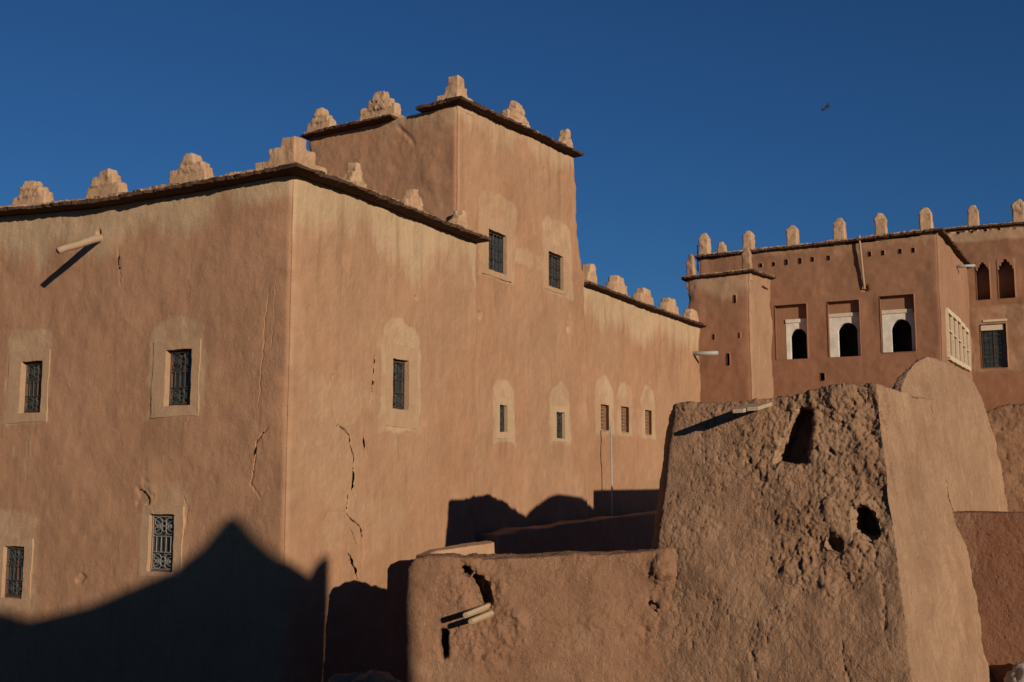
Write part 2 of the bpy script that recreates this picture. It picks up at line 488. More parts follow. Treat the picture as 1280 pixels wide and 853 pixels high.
# ---- coat masks: where the pale lime-rich plaster shows
def patch(s, z, cs, z0, z1, w, arch, soft=0.10, seed=0):
    """upright patch with arched head: 0..1"""
    p = np.stack([s, z, 0 * s + seed], 1)
    wob = 0.10 * fbm(p * 2.6, 5, seed + 3, 0.6)
    dx = np.abs(s - cs) - w / 2
    head = z1 - arch + arch * np.sqrt(np.clip(1 - np.clip((s - cs) / (w / 2), -1, 1) ** 2, 0, 1))
    dz = np.maximum(z - head, z0 - z)
    dd = np.maximum(dx, dz) + wob
    return (1 - sstep(-soft * 0.8, soft * 0.35, dd)) * np.clip(0.82 + 0.5 * fbm(p * 2.2, 4, seed + 8), 0.3, 1)

def top_band(s, z, ztop, h, seed=0, amt=1.0):
    p = np.stack([s, z, 0 * s + seed], 1)
    wob = 0.55 * fbm(p * np.array([0.9, 0.35, 1]), 5, seed) + 0.18 * fbm(p * np.array([5, 0.8, 1]), 3, seed + 4)
    return amt * (1 - sstep(h * 0.35, h * 1.2, (ztop(s) - z) + wob))

def coats(pale_fn, red_fn=None, top=None, marks=(), seed=0):
    """pale coat, red coat, grime: rain streaks below the eave (top) and below sills and spouts (marks: s, z, width, length)"""
    def fn(s, z):
        p = pale_fn(s, z); r = red_fn(s, z) if red_fn else np.zeros_like(s)
        q = np.stack([s, z, 0 * s + seed], 1)
        g = 0.40 * sstep(0.05, 0.75, fbm(q * np.array([0.5, 0.4, 1]), 4, seed + 70) + 0.25 * fbm(q * np.array([6, 0.7, 1]), 3, seed + 71))
        run = sstep(0.15, 0.7, fbm(q * np.array([4.5, 0.12, 1]), 4, seed + 72))
        if top is not None:
            dz = top(s) - z
            g = np.maximum(g, 0.8 * run * (1 - sstep(0.4, 2.6, dz + 0.8 * fbm(q * np.array([2.5, 0.2, 1]), 2, seed + 73))))
        for (ms, mz, w, L) in marks:
            dz = mz - z; inside = (dz > 0) * (1 - sstep(L * 0.35, L, dz + 0.3 * fbm(q * 2, 2, seed))) * (1 - sstep(w * 0.3, w * 0.6, np.abs(s - ms) + 0.06 * fbm(q * np.array([3, 1, 1]), 3, seed + 75)))
            g = np.maximum(g, 0.75 * inside * (0.45 + 0.55 * sstep(-0.2, 0.5, fbm(q * np.array([7, 0.4, 1]), 3, seed + 76))))
        return np.stack([np.clip(p, 0, 1), np.clip(r, 0, 1), np.clip(g, 0, 1)], 1)
    return fn

def line_top(W, pts):
    """wall-top height along s from image measurements (px,py) on the wall plane"""
    h = sorted(W.hit(*p) for p in pts)
    xs = [a for a, _ in h]; zs = [b for _, b in h]
    def fn(s):
        s = np.asarray(s, float)
        r = np.interp(s, xs, zs)
        m0 = (zs[1] - zs[0]) / (xs[1] - xs[0]); m1 = (zs[-1] - zs[-2]) / (xs[-1] - xs[-2])
        r = np.where(s < xs[0], zs[0] + (s - xs[0]) * m0, r)
        return np.where(s > xs[-1], zs[-1] + (s - xs[-1]) * m1, r)
    return fn

def rect(W, x0, y0, x1, y1):
    xm, ym = (x0 + x1) / 2, (y0 + y1) / 2
    return W.hit(x0, ym)[0], W.hit(x1, ym)[0], W.hit(xm, y1)[1], W.hit(xm, y0)[1]

def pxline(W, pts): return [W.hit(*p) for p in pts]

# ---- eave: ragged overhanging layer of reed and wood under a mud coping, swept along the wall tops
def sweep(name, path, section, mat, parent, jitter, seed, step=0.05, coat=None, side=1):
    """path: list of 3D points (wall-top line, left to right seen from outside); section: [(out, up)...] closed loop"""
    P = [np.array(p, float) for p in path]
    segs = [P[i + 1] - P[i] for i in range(len(P) - 1)]
    nrm = [np.array([g[1], -g[0]]) / np.hypot(g[0], g[1]) for g in segs]
    st = []
    for i, g in enumerate(segs):
        L = np.hypot(g[0], g[1]); n = max(2, int(L / step))
        for k in range(n + (1 if i == len(segs) - 1 else 0)):
            t = k / n
            if k == 0 and i > 0:
                m = nrm[i - 1] + nrm[i]; m = m / (m @ nrm[i])
            else: m = nrm[i]
            st.append((P[i] + g * t, m))
    m = len(section); n = len(st)
    base = np.array([a for a, _ in st]); nn = np.array([b for _, b in st])
    V = np.zeros((n, m, 3))
    for j, (o, up, ja, jb) in enumerate(section):
        q = np.stack([base[:, 0], base[:, 1], base[:, 2] + j * 5.0], 1)
        no = ja * (0.6 * fbm(q * np.array([2, 2, 1]), 2, seed) + 0.9 * fbm(q * np.array([9, 9, 1]), 3, seed + 7)) * jitter
        nu = jb * (0.7 * fbm(q * np.array([1.6, 1.6, 1]), 2, seed + 3) + 0.6 * fbm(q * np.array([11, 11, 1]), 2, seed + 13)) * jitter
        V[:, j, :2] = base[:, :2] + nn * (o + no)[:, None]
        V[:, j, 2] = base[:, 2] + up + nu
    idx = np.arange(n * m).reshape(n, m)
    F = []
    for j in range(m):
        k = (j + 1) % m
        F.append(np.stack([idx[:-1, j], idx[1:, j], idx[1:, k], idx[:-1, k]], -1))
    F = [tuple(f) for f in np.vstack(F)] + [tuple(idx[0, ::-1]), tuple(idx[-1])]
    co = np.zeros((n * m, 3)); co[:, 0] = 0.3
    return link_mesh(name, V.reshape(-1, 3), F, mat, parent, co)

def eave(path, parent, over=0.26, thick=0.07, seed=0, mud=0.09):
    sec = [(-0.30, -0.02, 0, 0), (over * 0.5, 0.0, 0, 0.015), (over, 0.02, 0.05, 0.018), (over, thick, 0.05, 0.02), (-0.30, thick, 0, 0)]
    sweep('eave', path, sec, M_EAVE, parent, 1.0, seed)
    sec = [(-0.32, thick - 0.012, 0, 0), (over - 0.05, thick - 0.015, 0.05, 0.0), (over - 0.06, thick + mud * 0.45, 0.06, 0.03),
           (over * 0.3, thick + mud, 0.05, 0.035), (-0.32, thick + mud * 1.15, 0, 0.03)]
    sweep('coping', path, sec, M_COPING, parent, 1.0, seed + 50)

# ---- voxel-moulded earth bodies (merlons, ruins): solids fused, then weathered
def remesh_data(mb, voxel, cutters=(), smooth=0):
    me = bpy.data.meshes.new('tmp'); me.from_pydata(mb.v, [], mb.f); me.update()
    bm = bmesh.new(); bm.from_mesh(me); bmesh.ops.recalc_face_normals(bm, faces=bm.faces); bm.to_mesh(me); bm.free()
    o = bpy.data.objects.new('tmp', me); COL.objects.link(o)
    tmp = []
    for c in cutters:
        cm = bpy.data.meshes.new('cut'); cm.from_pydata(c.v, [], c.f); cm.update()
        bm = bmesh.new(); bm.from_mesh(cm); bmesh.ops.recalc_face_normals(bm, faces=bm.faces); bm.to_mesh(cm); bm.free()
        co = bpy.data.objects.new('cut', cm); COL.objects.link(co); tmp.append(co)
        b = o.modifiers.new('b', 'BOOLEAN'); b.object = co; b.operation = 'DIFFERENCE'; b.solver = 'EXACT'; b.use_self = True
    r = o.modifiers.new('r', 'REMESH'); r.mode = 'VOXEL'; r.voxel_size = voxel
    if smooth:
        sm = o.modifiers.new('s', 'SMOOTH'); sm.factor = 0.5; sm.iterations = smooth
    bpy.context.view_layer.update()
    dg = bpy.context.evaluated_depsgraph_get()
    out = bpy.data.meshes.new_from_object(o.evaluated_get(dg))
    for t in tmp + [o]:
        d = t.data; bpy.data.objects.remove(t); bpy.data.meshes.remove(d)
    return out

def weather(me, fn, coat_fn=None):
    n = len(me.vertices)
    co = np.empty(n * 3, np.float32); me.vertices.foreach_get('co', co); co = co.reshape(-1, 3).astype(float)
    no = np.empty(n * 3, np.float32); me.vertices.foreach_get('normal', no); no = no.reshape(-1, 3).astype(float)
    co2 = co + fn(co, no)
    me.vertices.foreach_set('co', co2.astype(np.float32).ravel()); me.update()
    if coat_fn is not None: set_coat(me, coat_fn(co, no))

def merlon(base, u, width, height, steps=3, thick=0.32, parent=None, both=False, seed=0, erode=0.5, point=False, mat=None, voxel=0.03):
    """stepped battlement block; both=True gives the corner kind that steps down both ways"""
    rng = random.Random(seed); mb = MB()
    u = np.array([u[0], u[1], 0.0]); n = np.array([u[1], -u[0], 0.0]); base = np.array(base, float)
    def box(a0, a1, b0, b1, z0, z1, taper=0.0):
        pts = []
        for zz, tp in ((z0, 0), (z1, taper)):
            for a, b in ((a0 + tp, b1 - tp), (a1 - tp, b1 - tp), (a1 - tp, b0 + tp), (a0 + tp, b0 + tp)):
                pts.append(base + u * a + n * b + np.array([0, 0, zz]))
        mb.hexa(pts)
    if point:        # square pillar with a pyramid cap
        w = width / 2
        box(-w, w, -w, w, -0.55, height * 0.66, 0.02)
        box(-w * 1.02, w * 1.02, -w * 1.02, w * 1.02, height * 0.60, height * 1.0, w * 0.62)
    else:
        for k in range(steps):
            wk = width / 2 * ((1.06, 0.68, 0.36) if steps == 3 else (1.0, 0.55))[k] ; t = thick / 2
            z0 = -0.24 if k == 0 else height * (k / steps) - 0.05; z1 = height * ((k + 1) / steps)
            z1 += rng.uniform(-0.03, 0.03) * erode * 2
            a = rng.uniform(-0.05, 0.05) * erode * 2
            if both:
                box(-wk * 2 + thick / 2, thick / 2, -t, t, z0, z1); box(-t, t, -t, -t + wk * 2, z0, z1) if both == 'R' else box(-t, t, -wk * 2 + t, t, z0, z1)
            else: box(-wk + a, wk + a, -t, t, z0, z1, 0.07 * erode)
    me = remesh_data(mb, voxel)
    def fn(co, no):
        e = 0.07 * erode * fbm(co * 3.0, 3, seed) + 0.014 * erode * fbm(co * 11, 3, seed + 4) + 0.004 * fbm(co * 30, 2, seed)
        d1, d2, c = worley(co * 4.5, seed)
        e = e - 0.02 * erode * (1 - sstep(0, 0.10, d2 - d1)) * sstep(0.0, 0.4, fbm(co * 2, 2, seed)) + 0.035 * erode * (c - 0.5) * sstep(0, 0.1, d2 - d1)
        out = no * e[:, None]
        low = sstep(0.0, 0.12, co[:, 2] - base[2]); out *= (0.3 + 0.7 * low)[:, None]
        return out
    weather(me, fn, lambda co, no: np.stack([np.clip(0.5 + 0.6 * fbm(co * 3, 2, seed), 0, 1), 0 * co[:, 0], 0 * co[:, 0]], 1))
    return link_obj('merlon', me, mat or M_MERLON, parent, True)

def merlon_px(W, px, py, wpx, hpx, parent, setback=0.2, **kw):
    """merlon standing on the wall top; its base is measured at (px,py)"""
    s, z = W.moved(d=-setback).hit(px, py)
    Y = W.moved(d=-setback).depth(s); k = Y / FPX
    cosv = abs(W.u[0]) if not kw.get('point') else 1.0
    Wm = W.moved(d=-setback)
    g = (px - CX) / FPX; fu = abs(W.u[0] - g * W.u[1]); fn_ = abs(W.n[0] - g * W.n[1]); th = kw.get('thick', 0.32)
    w = wpx * k / (fu + fn_) if kw.get('point') else max(0.38, (wpx * k - th * fn_) / fu)
    return merlon(Wm.pt(s, z), W.u, w, hpx * k, parent=parent, **kw)

# ---- windows
def tubes_in_wall(mb, W, pts, d, r, sides=4):
    mb.tube([W.pt(a, b, d) for a, b in pts], r, sides)

def grille(mb, W, s0, s1, z0, z1, d, style, r=0.011):
    w, h = s1 - s0, z1 - z0
    def bar(a, b, rr=r): tubes_in_wall(mb, W, [a, b], d, rr)
    def arc(cs, cz, ra, rz, t0, t1, n=9):
        tubes_in_wall(mb, W, [(cs + ra * math.cos(t0 + (t1 - t0) * i / n), cz + rz * math.sin(t0 + (t1 - t0) * i / n)) for i in range(n + 1)], d, r * 0.8)
    for z in (z0 + 0.02, z0 + h * 0.33, z0 + h * 0.62, z1 - 0.02): bar((s0, z), (s1, z))
    for s in (s0 + 0.015, s1 - 0.015): bar((s, z0), (s, z1))
    if style == 'scroll':
        for k in range(1, 5): bar((s0 + w * k / 5, z0 + h * 0.33), (s0 + w * k / 5, z0 + h * 0.62))
        for zc, hh in ((z0 + h * 0.165, h * 0.165), (z0 + h * 0.81, h * 0.19)):
            for k in (-1, 1):
                cs = s0 + w * (0.5 + 0.24 * k)
                arc(cs, zc + hh * 0.42, w * 0.16, hh * 0.40, 0, 2 * math.pi, 10)
                arc(cs, zc - hh * 0.42, w * 0.16, hh * 0.40, 0, 2 * math.pi, 10)
                arc(cs, zc, w * 0.08, hh * 0.2, 0, 2 * math.pi, 8)
            arc(s0 + w / 2, zc, w * 0.10, hh * 0.55, 0, 2 * math.pi, 10)
            bar((s0, zc - hh * 0.8), (s1, zc + hh * 0.8), r * 0.7); bar((s1, zc - hh * 0.8), (s0, zc + hh * 0.8), r * 0.7)
    else:                     # dense net of small squares and rings
        nx = 5; nz = max(6, int(round(nx * h / w)))
        for k in range(1, nx): bar((s0 + w * k / nx, z0), (s0 + w * k / nx, z1), r * 0.8)
        for k in range(1, nz): bar((s0, z0 + h * k / nz), (s1, z0 + h * k / nz), r * 0.8)
        if style == 'net':
            for i in range(0, nx, 1):
                for j in range(0, nz, 2):
                    arc(s0 + w * (i + 0.5) / nx, z0 + h * (j + 0.5) / nz, w / nx * 0.36, h / nz * 0.36, 0, 2 * math.pi, 6)

def ring_mesh(W, s0, s1, z0, z1, S0, S1, Z0, Z1, d, th, seed, step=0.06):
    """hand-trowelled plaster band round an opening: closed ring with uneven outer edge"""
    mb = MB(); rng = random.Random(seed)
    def side(a, b, A, B):
        n = max(3, int(math.hypot(b[0] - a[0], b[1] - a[1]) / step)); out = []
        for k in range(n):
            t = k / n
            out.append(((a[0] + (b[0] - a[0]) * t, a[1] + (b[1] - a[1]) * t), (A[0] + (B[0] - A[0]) * t, A[1] + (B[1] - A[1]) * t)))
        return out
    i = [(s0, z0), (s1, z0), (s1, z1), (s0, z1)]; o = [(S0, Z0), (S1, Z0), (S1, Z1), (S0, Z1)]
    loop = []
    for k in range(4): loop += side(i[k], i[(k + 1) % 4], o[k], o[(k + 1) % 4])
    m = len(loop); V = []; ph = rng.uniform(0, 9)
    for j, (a, b) in enumerate(loop):
        w1 = -0.014 + 0.005 * math.sin(j * 0.7 + ph) + rng.uniform(-0.003, 0.003); w2 = 0.012 * math.sin(j * 0.45 + ph) + rng.uniform(-0.008, 0.008)
        ca, cb = ((s0 + s1) / 2, (z0 + z1) / 2), ((S0 + S1) / 2, (Z0 + Z1) / 2)
        a2 = (a[0] + w1 * np.sign(a[0] - ca[0]), a[1] + w1 * np.sign(a[1] - ca[1]))
        b2 = (b[0] + w2 * np.sign(b[0] - cb[0]), b[1] + w2 * np.sign(b[1] - cb[1]))
        t2 = th + rng.uniform(-0.003, 0.003)
        V += [W.pt(*a2, d - 0.22), W.pt(*a2, d + t2), W.pt(b2[0] * 0.93 + a2[0] * 0.07, b2[1] * 0.93 + a2[1] * 0.07, d + t2), W.pt(*b2, d - 0.05)]
    F = []
    for j in range(m):
        k = (j + 1) % m
        for q in range(3): F.append((4 * j + q, 4 * k + q, 4 * k + q + 1, 4 * j + q + 1))
    F = [f[::-1] for f in F]
    return V, F

def window(W, parent, r, surround=None, style='scroll', recess=0.20, frame=0.05, frame_mat=None, sill=None, grille_mat=None, seed=0, sur_mat=None, coatv=0.5, frame_d=0.05):
    s0, s1, z0, z1 = r
    mb = MB(); d0, d1 = -recess - frame_d, -recess
    mb.wbox(W, s0 - 0.02, s0 + frame, z0 - 0.02, z1 + 0.02, d0, d1); mb.wbox(W, s1 - frame, s1 + 0.02, z0 - 0.02, z1 + 0.02, d0, d1)
    mb.wbox(W, s0 + frame, s1 - frame, z0 - 0.02, z0 + frame, d0, d1 - 0.002); mb.wbox(W, s0 + frame, s1 - frame, z1 - frame * 1.4, z1 + 0.02, d0, d1 - 0.002)
    win = mb.build('window', frame_mat or M_WOODRED, parent)
    g = MB(); g.wbox(W, s0 + frame * 0.5, s1 - frame * 0.5, z0 + frame * 0.5, z1 - frame * 0.5, d0 - 0.03, d0 - 0.012)
    mbx = MB(); cs = (s0 + s1) / 2
    mbx.wbox(W, cs - 0.012, cs + 0.012, z0 + frame, z1 - frame * 1.4, d0 + 0.002, d1 - 0.012); mbx.build('mullion', frame_mat or M_WOODRED, win)
    g.build('pane', M_GLASS, win)
    gr = MB(); grille(gr, W, s0 + frame * 0.8, s1 - frame * 0.8, z0 + frame * 0.8, z1 - frame, d1 + 0.02, style)
    gr.build('grille', grille_mat or M_IRON, win)
    if surround:
        S0, S1, Z0, Z1 = surround
        V, F = ring_mesh(W, s0, s1, z0, z1, S0, S1, Z0, Z1, 0.0, 0.016, seed)
        co = np.zeros((len(V), 3)); co[:, 0] = coatv
        link_mesh('surround', V, F, sur_mat or M_WALL, win, co)
    return win

def beam(W, px, py, tip, name, parent, r0, mat, sides=10, seed=0, stub=0.25, depth_out=1.0, r1=None):
    """round timber sticking out of a wall: base measured at (px,py) on the wall, tip = (ds, dz) shift, depth_out out of the wall"""
    s, z = W.hit(px, py); mb = MB(); pts = []
    for k in range(9):
        t = k / 8; dd = -stub + (depth_out + stub) * t
        a = max(0, dd) / depth_out
        pts.append(W.pt(s + tip[0] * a + 0.008 * math.sin(k * 2.1 + seed), z + tip[1] * a + 0.008 * math.cos(k * 1.7 + seed), dd))
    mb.tube(pts, r0, sides, r1)
    return mb.build(name, mat, parent, True)

# ================================================================== ground
def ground():
    xs = np.unique(np.concatenate([np.linspace(-900, -40, 12), np.linspace(-40, 60, 101), np.linspace(60, 900, 12)]))
    ys = np.unique(np.concatenate([np.linspace(-900, -30, 12), np.linspace(-30, 80, 111), np.linspace(80, 1200, 12)]))
    X, Y = np.meshgrid(xs, ys); x, y = X.ravel(), Y.ravel()
    p = np.stack([x, y, 0 * x], 1)
    z = 4.38 * (1 - sstep(3.0, 15.0, y)) + 0.12 * fbm(p * 0.4, 4, 3) * sstep(2, 6, np.abs(y) + np.abs(x))
    z = z + 2.05 * sstep(7.0, 8.6, x) * sstep(15.5, 18.5, y)
    z = z + 2.4 * sstep(30, 40, y) * sstep(-2, 6, x)
    idx = np.arange(len(x)).reshape(X.shape)
    F = np.stack([idx[:-1, :-1], idx[:-1, 1:], idx[1:, 1:], idx[1:, :-1]], -1).reshape(-1, 4)
    o = link_mesh('ground', np.stack([x, y, z], 1), F, M_GROUND, None, np.zeros((len(x), 3)), True)
    return struct(o)
ground()

# ================================================================== the main house (near block)
top1 = line_top(F1, [(366, 219), (240, 241), (120, 261), (0, 271)])
top2 = line_top(F2, [(370, 218), (450, 247), (520, 275), (592, 302)])
zc = 0.5 * (float(top1(0)) + float(top2(0)))
_t1, _t2 = top1, top2
top1 = lambda s: _t1(s) + (zc - float(_t1(0))) * np.exp(-np.abs(np.asarray(s, float)) / 1.5)
top2 = lambda s: _t2(s) + (zc - float(_t2(0))) * np.exp(-np.abs(np.asarray(s, float)) / 1.5)

house = thing('adobe_house', 'near plastered mud house block with stepped merlons, four grilled windows on its shaded side', 'house', (C0[0], C0[1], 0))
W1 = {'ul': (25, 451, 53, 517), 'ur': (206, 436, 240, 508), 'll': (3, 682, 30, 749), 'lr': (185, 642, 218, 716)}
S1 = {'ul': (9, 438, 61, 529), 'ur': (190, 426, 250, 522), 'll': (-12, 672, 40, 760), 'lr': (175, 632, 229, 722)}
r1 = {k: rect(F1, *v) for k, v in W1.items()}
q1 = {k: rect(F1, *v) for k, v in S1.items()}
def pale1(s, z):
    p = top_band(s, z, top1, 0.95, 2, 1.0)
    for k, (x0, y0, x1, y1), ht in (('ul', (6, 409, 64, 530), 0.25), ('ur', (185, 396, 258, 524), 0.3), ('ll', (-25, 636, 46, 766), 0.3)):
        a, b, c, d = rect(F1, x0, y0, x1, y1)
        p = np.maximum(p, 0.75 * patch(s, z, (a + b) / 2, c, d, b - a, ht, 0.12, 5))
    a, b, c, d = rect(F1, 175, 596, 236, 726)
    p = np.maximum(p, 0.4 * patch(s, z, (a + b) / 2, c, d, b - a, 0.2, 0.16, 8))
    for (x, y0, y1, w) in ((17, 559, 570, 3), (33, 553, 573, 2.2), (38, 552, 571, 2), (204, 570, 582, 1.5), (31, 575, 600, 1.5)):
        aa = F1.hit(x, y0); bb = F1.hit(x, y1); ds, pr = poly_dist([aa, bb], s, z)
        p = np.maximum(p, 0.8 * (1 - sstep(0.01, w * 0.02, ds)))
    return p
def red1(s, z):
    q = np.stack([s, z * 1.0, 0 * s], 1)
    return np.clip(0.45 + 0.5 * fbm(q * 0.5, 3, 77), 0, 1) * sstep(1.5, 4.0, top1(s) - z)
s_left1 = F1.s_at(-130, 400)
holes1 = [(*r1[k], 0.27) for k in r1]
cr1 = [(jag(pxline(F1, [(147, 305), (149, 330), (151, 360)]), 0.06, 0.025, 1), 0.014, 0.022),
       (jag(pxline(F1, [(336, 360), (330, 420), (326, 470), (322, 510)]), 0.06, 0.03, 2), 0.012, 0.014),
       (jag(pxline(F1, [(345, 350), (343, 395), (338, 440)]), 0.06, 0.03, 12), 0.012, 0.009),
       (jag(pxline(F1, [(335, 535), (320, 553), (318, 580), (312, 606), (325, 625)]), 0.05, 0.025, 3), 0.014, 0.026),
       (jag(pxline(F1, [(228, 622), (233, 634), (231, 660)]), 0.06, 0.02, 4), 0.015, 0.02)]
sl1 = [(jag(pxline(F1, [(174, 612), (182, 616), (186, 624), (186, 631)]), 0.05, 0.01, 5), 0.030),
       (jag(pxline(F1, [(335, 535), (322, 551), (318, 565), (318, 580)]), 0.05, 0.02, 3), 0.010),
       (jag(pxline(F1, [(148, 318), (149, 338)]), 0.05, 0.02, 7), 0.008)]
pk1 = [(*F1.hit(124, 293), 0.09, 0.10), (*F1.hit(180, 618), 0.22, 0.03), (*F1.hit(102, 722), 0.14, 0.05)]
wall_sheet('wall', F1, s_left1, 0.0, 0.8, top1, M_WALL_OLD, house, 0.030, holes1, coats(pale1, red1, top1, [((r1[k][0] + r1[k][1]) / 2, q1[k][2], 0.55, 1.1) for k in r1] + [(*F1.hit(127, 300), 0.25, 1.6)], 1), cr1, sl1, pk1, seed=1, cr=1, amp=0.65, fine=[(F1.s_at(308), F1.s_at(349), 0.009), (F1.s_at(144), F1.s_at(154), 0.010), (F1.s_at(225), F1.s_at(236), 0.010)])

w2 = rect(F2, 490, 449, 511, 513); q2 = rect(F2, 481, 431, 522, 536)
f2_end = F2.s_at(597, 450)
def pale2(s, z):
    p = top_band(s, z, top2, 1.25, 12, 1.0)
    a, b, c, d = rect(F2, 475, 399, 526, 541)
    p = np.maximum(p, 0.9 * patch(s, z, (a + b) / 2, c, d, b - a, 0.45, 0.08, 15))
    aa = F2.hit(493, 538); bb = F2.hit(494, 556)
    ds, pr = poly_dist([aa, bb], s, z); p = np.maximum(p, 0.5 * (1 - sstep(0.02, 0.10, ds)))
    q = np.stack([s, z, 0 * s], 1)
    low = sstep(-0.15, 0.55, fbm(q * np.array([0.6, 0.8, 1]), 4, 21)) * 0.35
    return np.maximum(p, low)
def red2(s, z):
    q = np.stack([s, z, 0 * s], 1)
    return np.clip(0.35 + 0.9 * fbm(q * 0.45, 4, 33), 0, 1) * sstep(1.0, 3.0, top2(s) - z)
ck = pxline(F2, [(416, 518), (421, 531), (433, 538), (438, 546), (438, 556), (443, 570), (441, 585), (441, 600), (439, 612), (443, 620)])
ck_b = pxline(F2, [(434, 622), (433, 633), (432, 641), (439, 650), (450, 658), (452, 670), (453, 690), (451, 710)])
ck_c = pxline(F2, [(433, 680), (436, 697), (443, 710), (447, 724)])
ck_d = pxline(F2, [(455, 541), (455, 556), (457, 574)])
ck_e = pxline(F2, [(468, 446), (467, 470), (465, 496), (462, 505)])
ck_f = pxline(F2, [(401, 653), (409, 641), (420, 640), (432, 640)])
cr2 = [(jag(c, 0.07, 0.02, 10 + i), 0.018, dp) for i, (c, dp) in enumerate(((ck, 0.05), (ck_b, 0.04), (ck_c, 0.05), (ck_d, 0.04), (ck_e, 0.03), (ck_f, 0.016)))]
sl2 = [(jag(ck[1:8], 0.07, 0.02, 10), 0.013), (jag(pxline(F2, [(441, 575), (441, 600), (439, 612), (441, 618)]), 0.06, 0.02, 31), 0.032),
       (jag(pxline(F2, [(434, 618), (433, 636)]), 0.06, 0.012, 32), 0.024), (jag(ck_b[2:7], 0.07, 0.02, 11), 0.011),
       (jag(pxline(F2, [(435, 692), (443, 710), (447, 724)]), 0.06, 0.02, 34), 0.022), (jag(pxline(F2, [(455, 541), (455, 553), (456, 566)]), 0.06, 0.012, 35), 0.018),
       (jag(pxline(F2, [(468, 446), (467, 470), (466, 490)]), 0.06, 0.012, 36), 0.010), (jag(pxline(F2, [(436, 660), (441, 672), (446, 684)]), 0.06, 0.02, 37), 0.007)]
pk2 = [(*F2.hit(520, 372), 0.05, 0.05), (*F2.hit(415, 470), 0.05, 0.03)]
wall_sheet('wall', F2, 0.0, f2_end, 0.8, top2, M_WALL, house, 0.022, [(*w2, 0.27)], coats(pale2, red2, top2, [((w2[0] + w2[1]) / 2, q2[2] - 0.1, 0.5, 1.0)], 2), cr2, sl2, pk2, seed=2, amp=0.75, fine=[(F2.s_at(414), F2.s_at(459), 0.009), (F2.s_at(461), F2.s_at(470), 0.010)], cl=1, cr=2)

for i, k in enumerate(('ul', 'ur', 'll', 'lr')):
    window(F1, house, r1[k], q1.get(k), 'scroll', 0.14 if k[0] == 'u' else 0.09, 0.05, seed=i, grille_mat=M_IRONWHITE if k == 'lr' else M_IRON,
           coatv=0.58, sur_mat=M_WALL_OLD)
window(F2, house, w2, q2, 'scroll', 0.11, 0.055, seed=9, coatv=0.55)
eave([F1.pt(s_left1, float(top1(s_left1))), F1.pt(-8, float(top1(-8))), F1.pt(-5.2, float(top1(-5.2))), F1.pt(-2.6, float(top1(-2.6))), F1.pt(0, zc),
      F2.pt(2.4, float(top2(2.4))), F2.pt(4.9, float(top2(4.9))), F2.pt(f2_end, float(top2(f2_end)))], house, 0.36, 0.10, 3, 0.10)
beam(F1, 126, 297, (-0.02, -0.50), 'water_spout', house, 0.095, M_WOODGREY, 10, 1, depth_out=1.10, r1=0.075)
# back walls and flat roof
mb = MB(); zr = zc - 0.05
mb.wbox(F1, s_left1, s_left1 + 0.3, 0, zr - 0.3, -7.0, -0.4); mb.wbox(F1, s_left1 + 0.3, -0.4, 0, zr - 0.3, -7.3, -7.0)
mb.build('back_wall', M_WALL_OLD, house)
mb = MB(); mb.wbox(F1, s_left1 + 0.01, -0.15, zr - 0.32, zr - 0.02, -7.35, -0.12); mb.build('roof', M_COPING, house)
# battlements
for i, (px, py, w, h) in enumerate(((40, 254, 56, 29), (133, 240, 55, 29), (241, 223, 60, 31))):
    merlon_px(F1, px, py, w, h, house, 0.20, steps=3, seed=20 + i, erode=0.5)
cb = F1.pt(-0.20, zc + 0.18, -0.20)
merlon(cb, F1.u, 1.0, 0.66, 3, 0.38, house, both='L', seed=31, erode=0.3)
for i, (px, py, w, h) in enumerate(((442, 236, 36, 32), (514, 262, 36, 27), (574, 283, 28, 20))):
    merlon_px(F2, px, py, w, h, house, 0.20, steps=3, seed=40 + i, erode=0.45)

# ================================================================== tower
tower = thing('adobe_tower', 'tall square mud tower with stepped merlons and two grilled windows high on its sunny face', 'tower', (*TW2.pt(t_corner, 0)[:2], 0))
tt2 = line_top(TW2, [(572, 130), (650, 164), (720, 197)])
tt1 = line_top(TW1, [(571, 131), (480, 153), (385, 174)])
zt = 0.5 * (float(tt2(t_corner)) + float(tt1(0)))
t_right = TW2.s_at(735, 420)
wt = [rect(TW2, 610, 290, 633, 341), rect(TW2, 685, 317, 704, 361)]
qt = [rect(TW2, 602, 275, 640, 348), rect(TW2, 679, 306, 712, 366)]
ws = [rect(TW2, 624, 506, 634, 541), rect(TW2, 695, 515, 706, 549)]
qs = [rect(TW2, 619, 497, 640, 549), rect(TW2, 690, 508, 711, 553)]
def palet(s, z):
    p = top_band(s, z, tt2, 0.55, 42, 0.7)
    for (x0, y0, x1, y1), a, ar in (((598, 242, 646, 352), 0.6, 0.3), ((678, 273, 716, 370), 0.75, 0.3), ((616, 472, 645, 556), 0.85, 0.5), ((687, 478, 714, 556), 0.85, 0.5)):
        aa, bb, cc, dd = rect(TW2, x0, y0, x1, y1)
        p = np.maximum(p, a * patch(s, z, (aa + bb) / 2, cc, dd, bb - aa, ar, 0.10, int(x0)))
    aa, bb, cc, dd = rect(TW2, 640, 312, 680, 335)
    p = np.maximum(p, 0.6 * patch(s, z, (aa + bb) / 2, cc, dd, bb - aa, 0.05, 0.15, 4))
    for (x, y) in ((598, 395), (710, 411)):
        aa = TW2.hit(x, y); p = np.maximum(p, 0.7 * (1 - sstep(0.05, 0.22, np.hypot((s - aa[0]) * 1.4, (z - aa[1]) * 0.8))))
    q = np.stack([s, z, 0 * s], 1)
    low = sstep(0.0, 0.6, fbm(q * np.array([0.7, 0.7, 1]), 4, 51)) * 0.45 * (1 - sstep(5.0, 7.5, z))
    seam = (1 - sstep(0.03, 0.16, np.abs(s - t_right + 0.05))) * 0.4
    return np.maximum(np.maximum(p, low), seam)
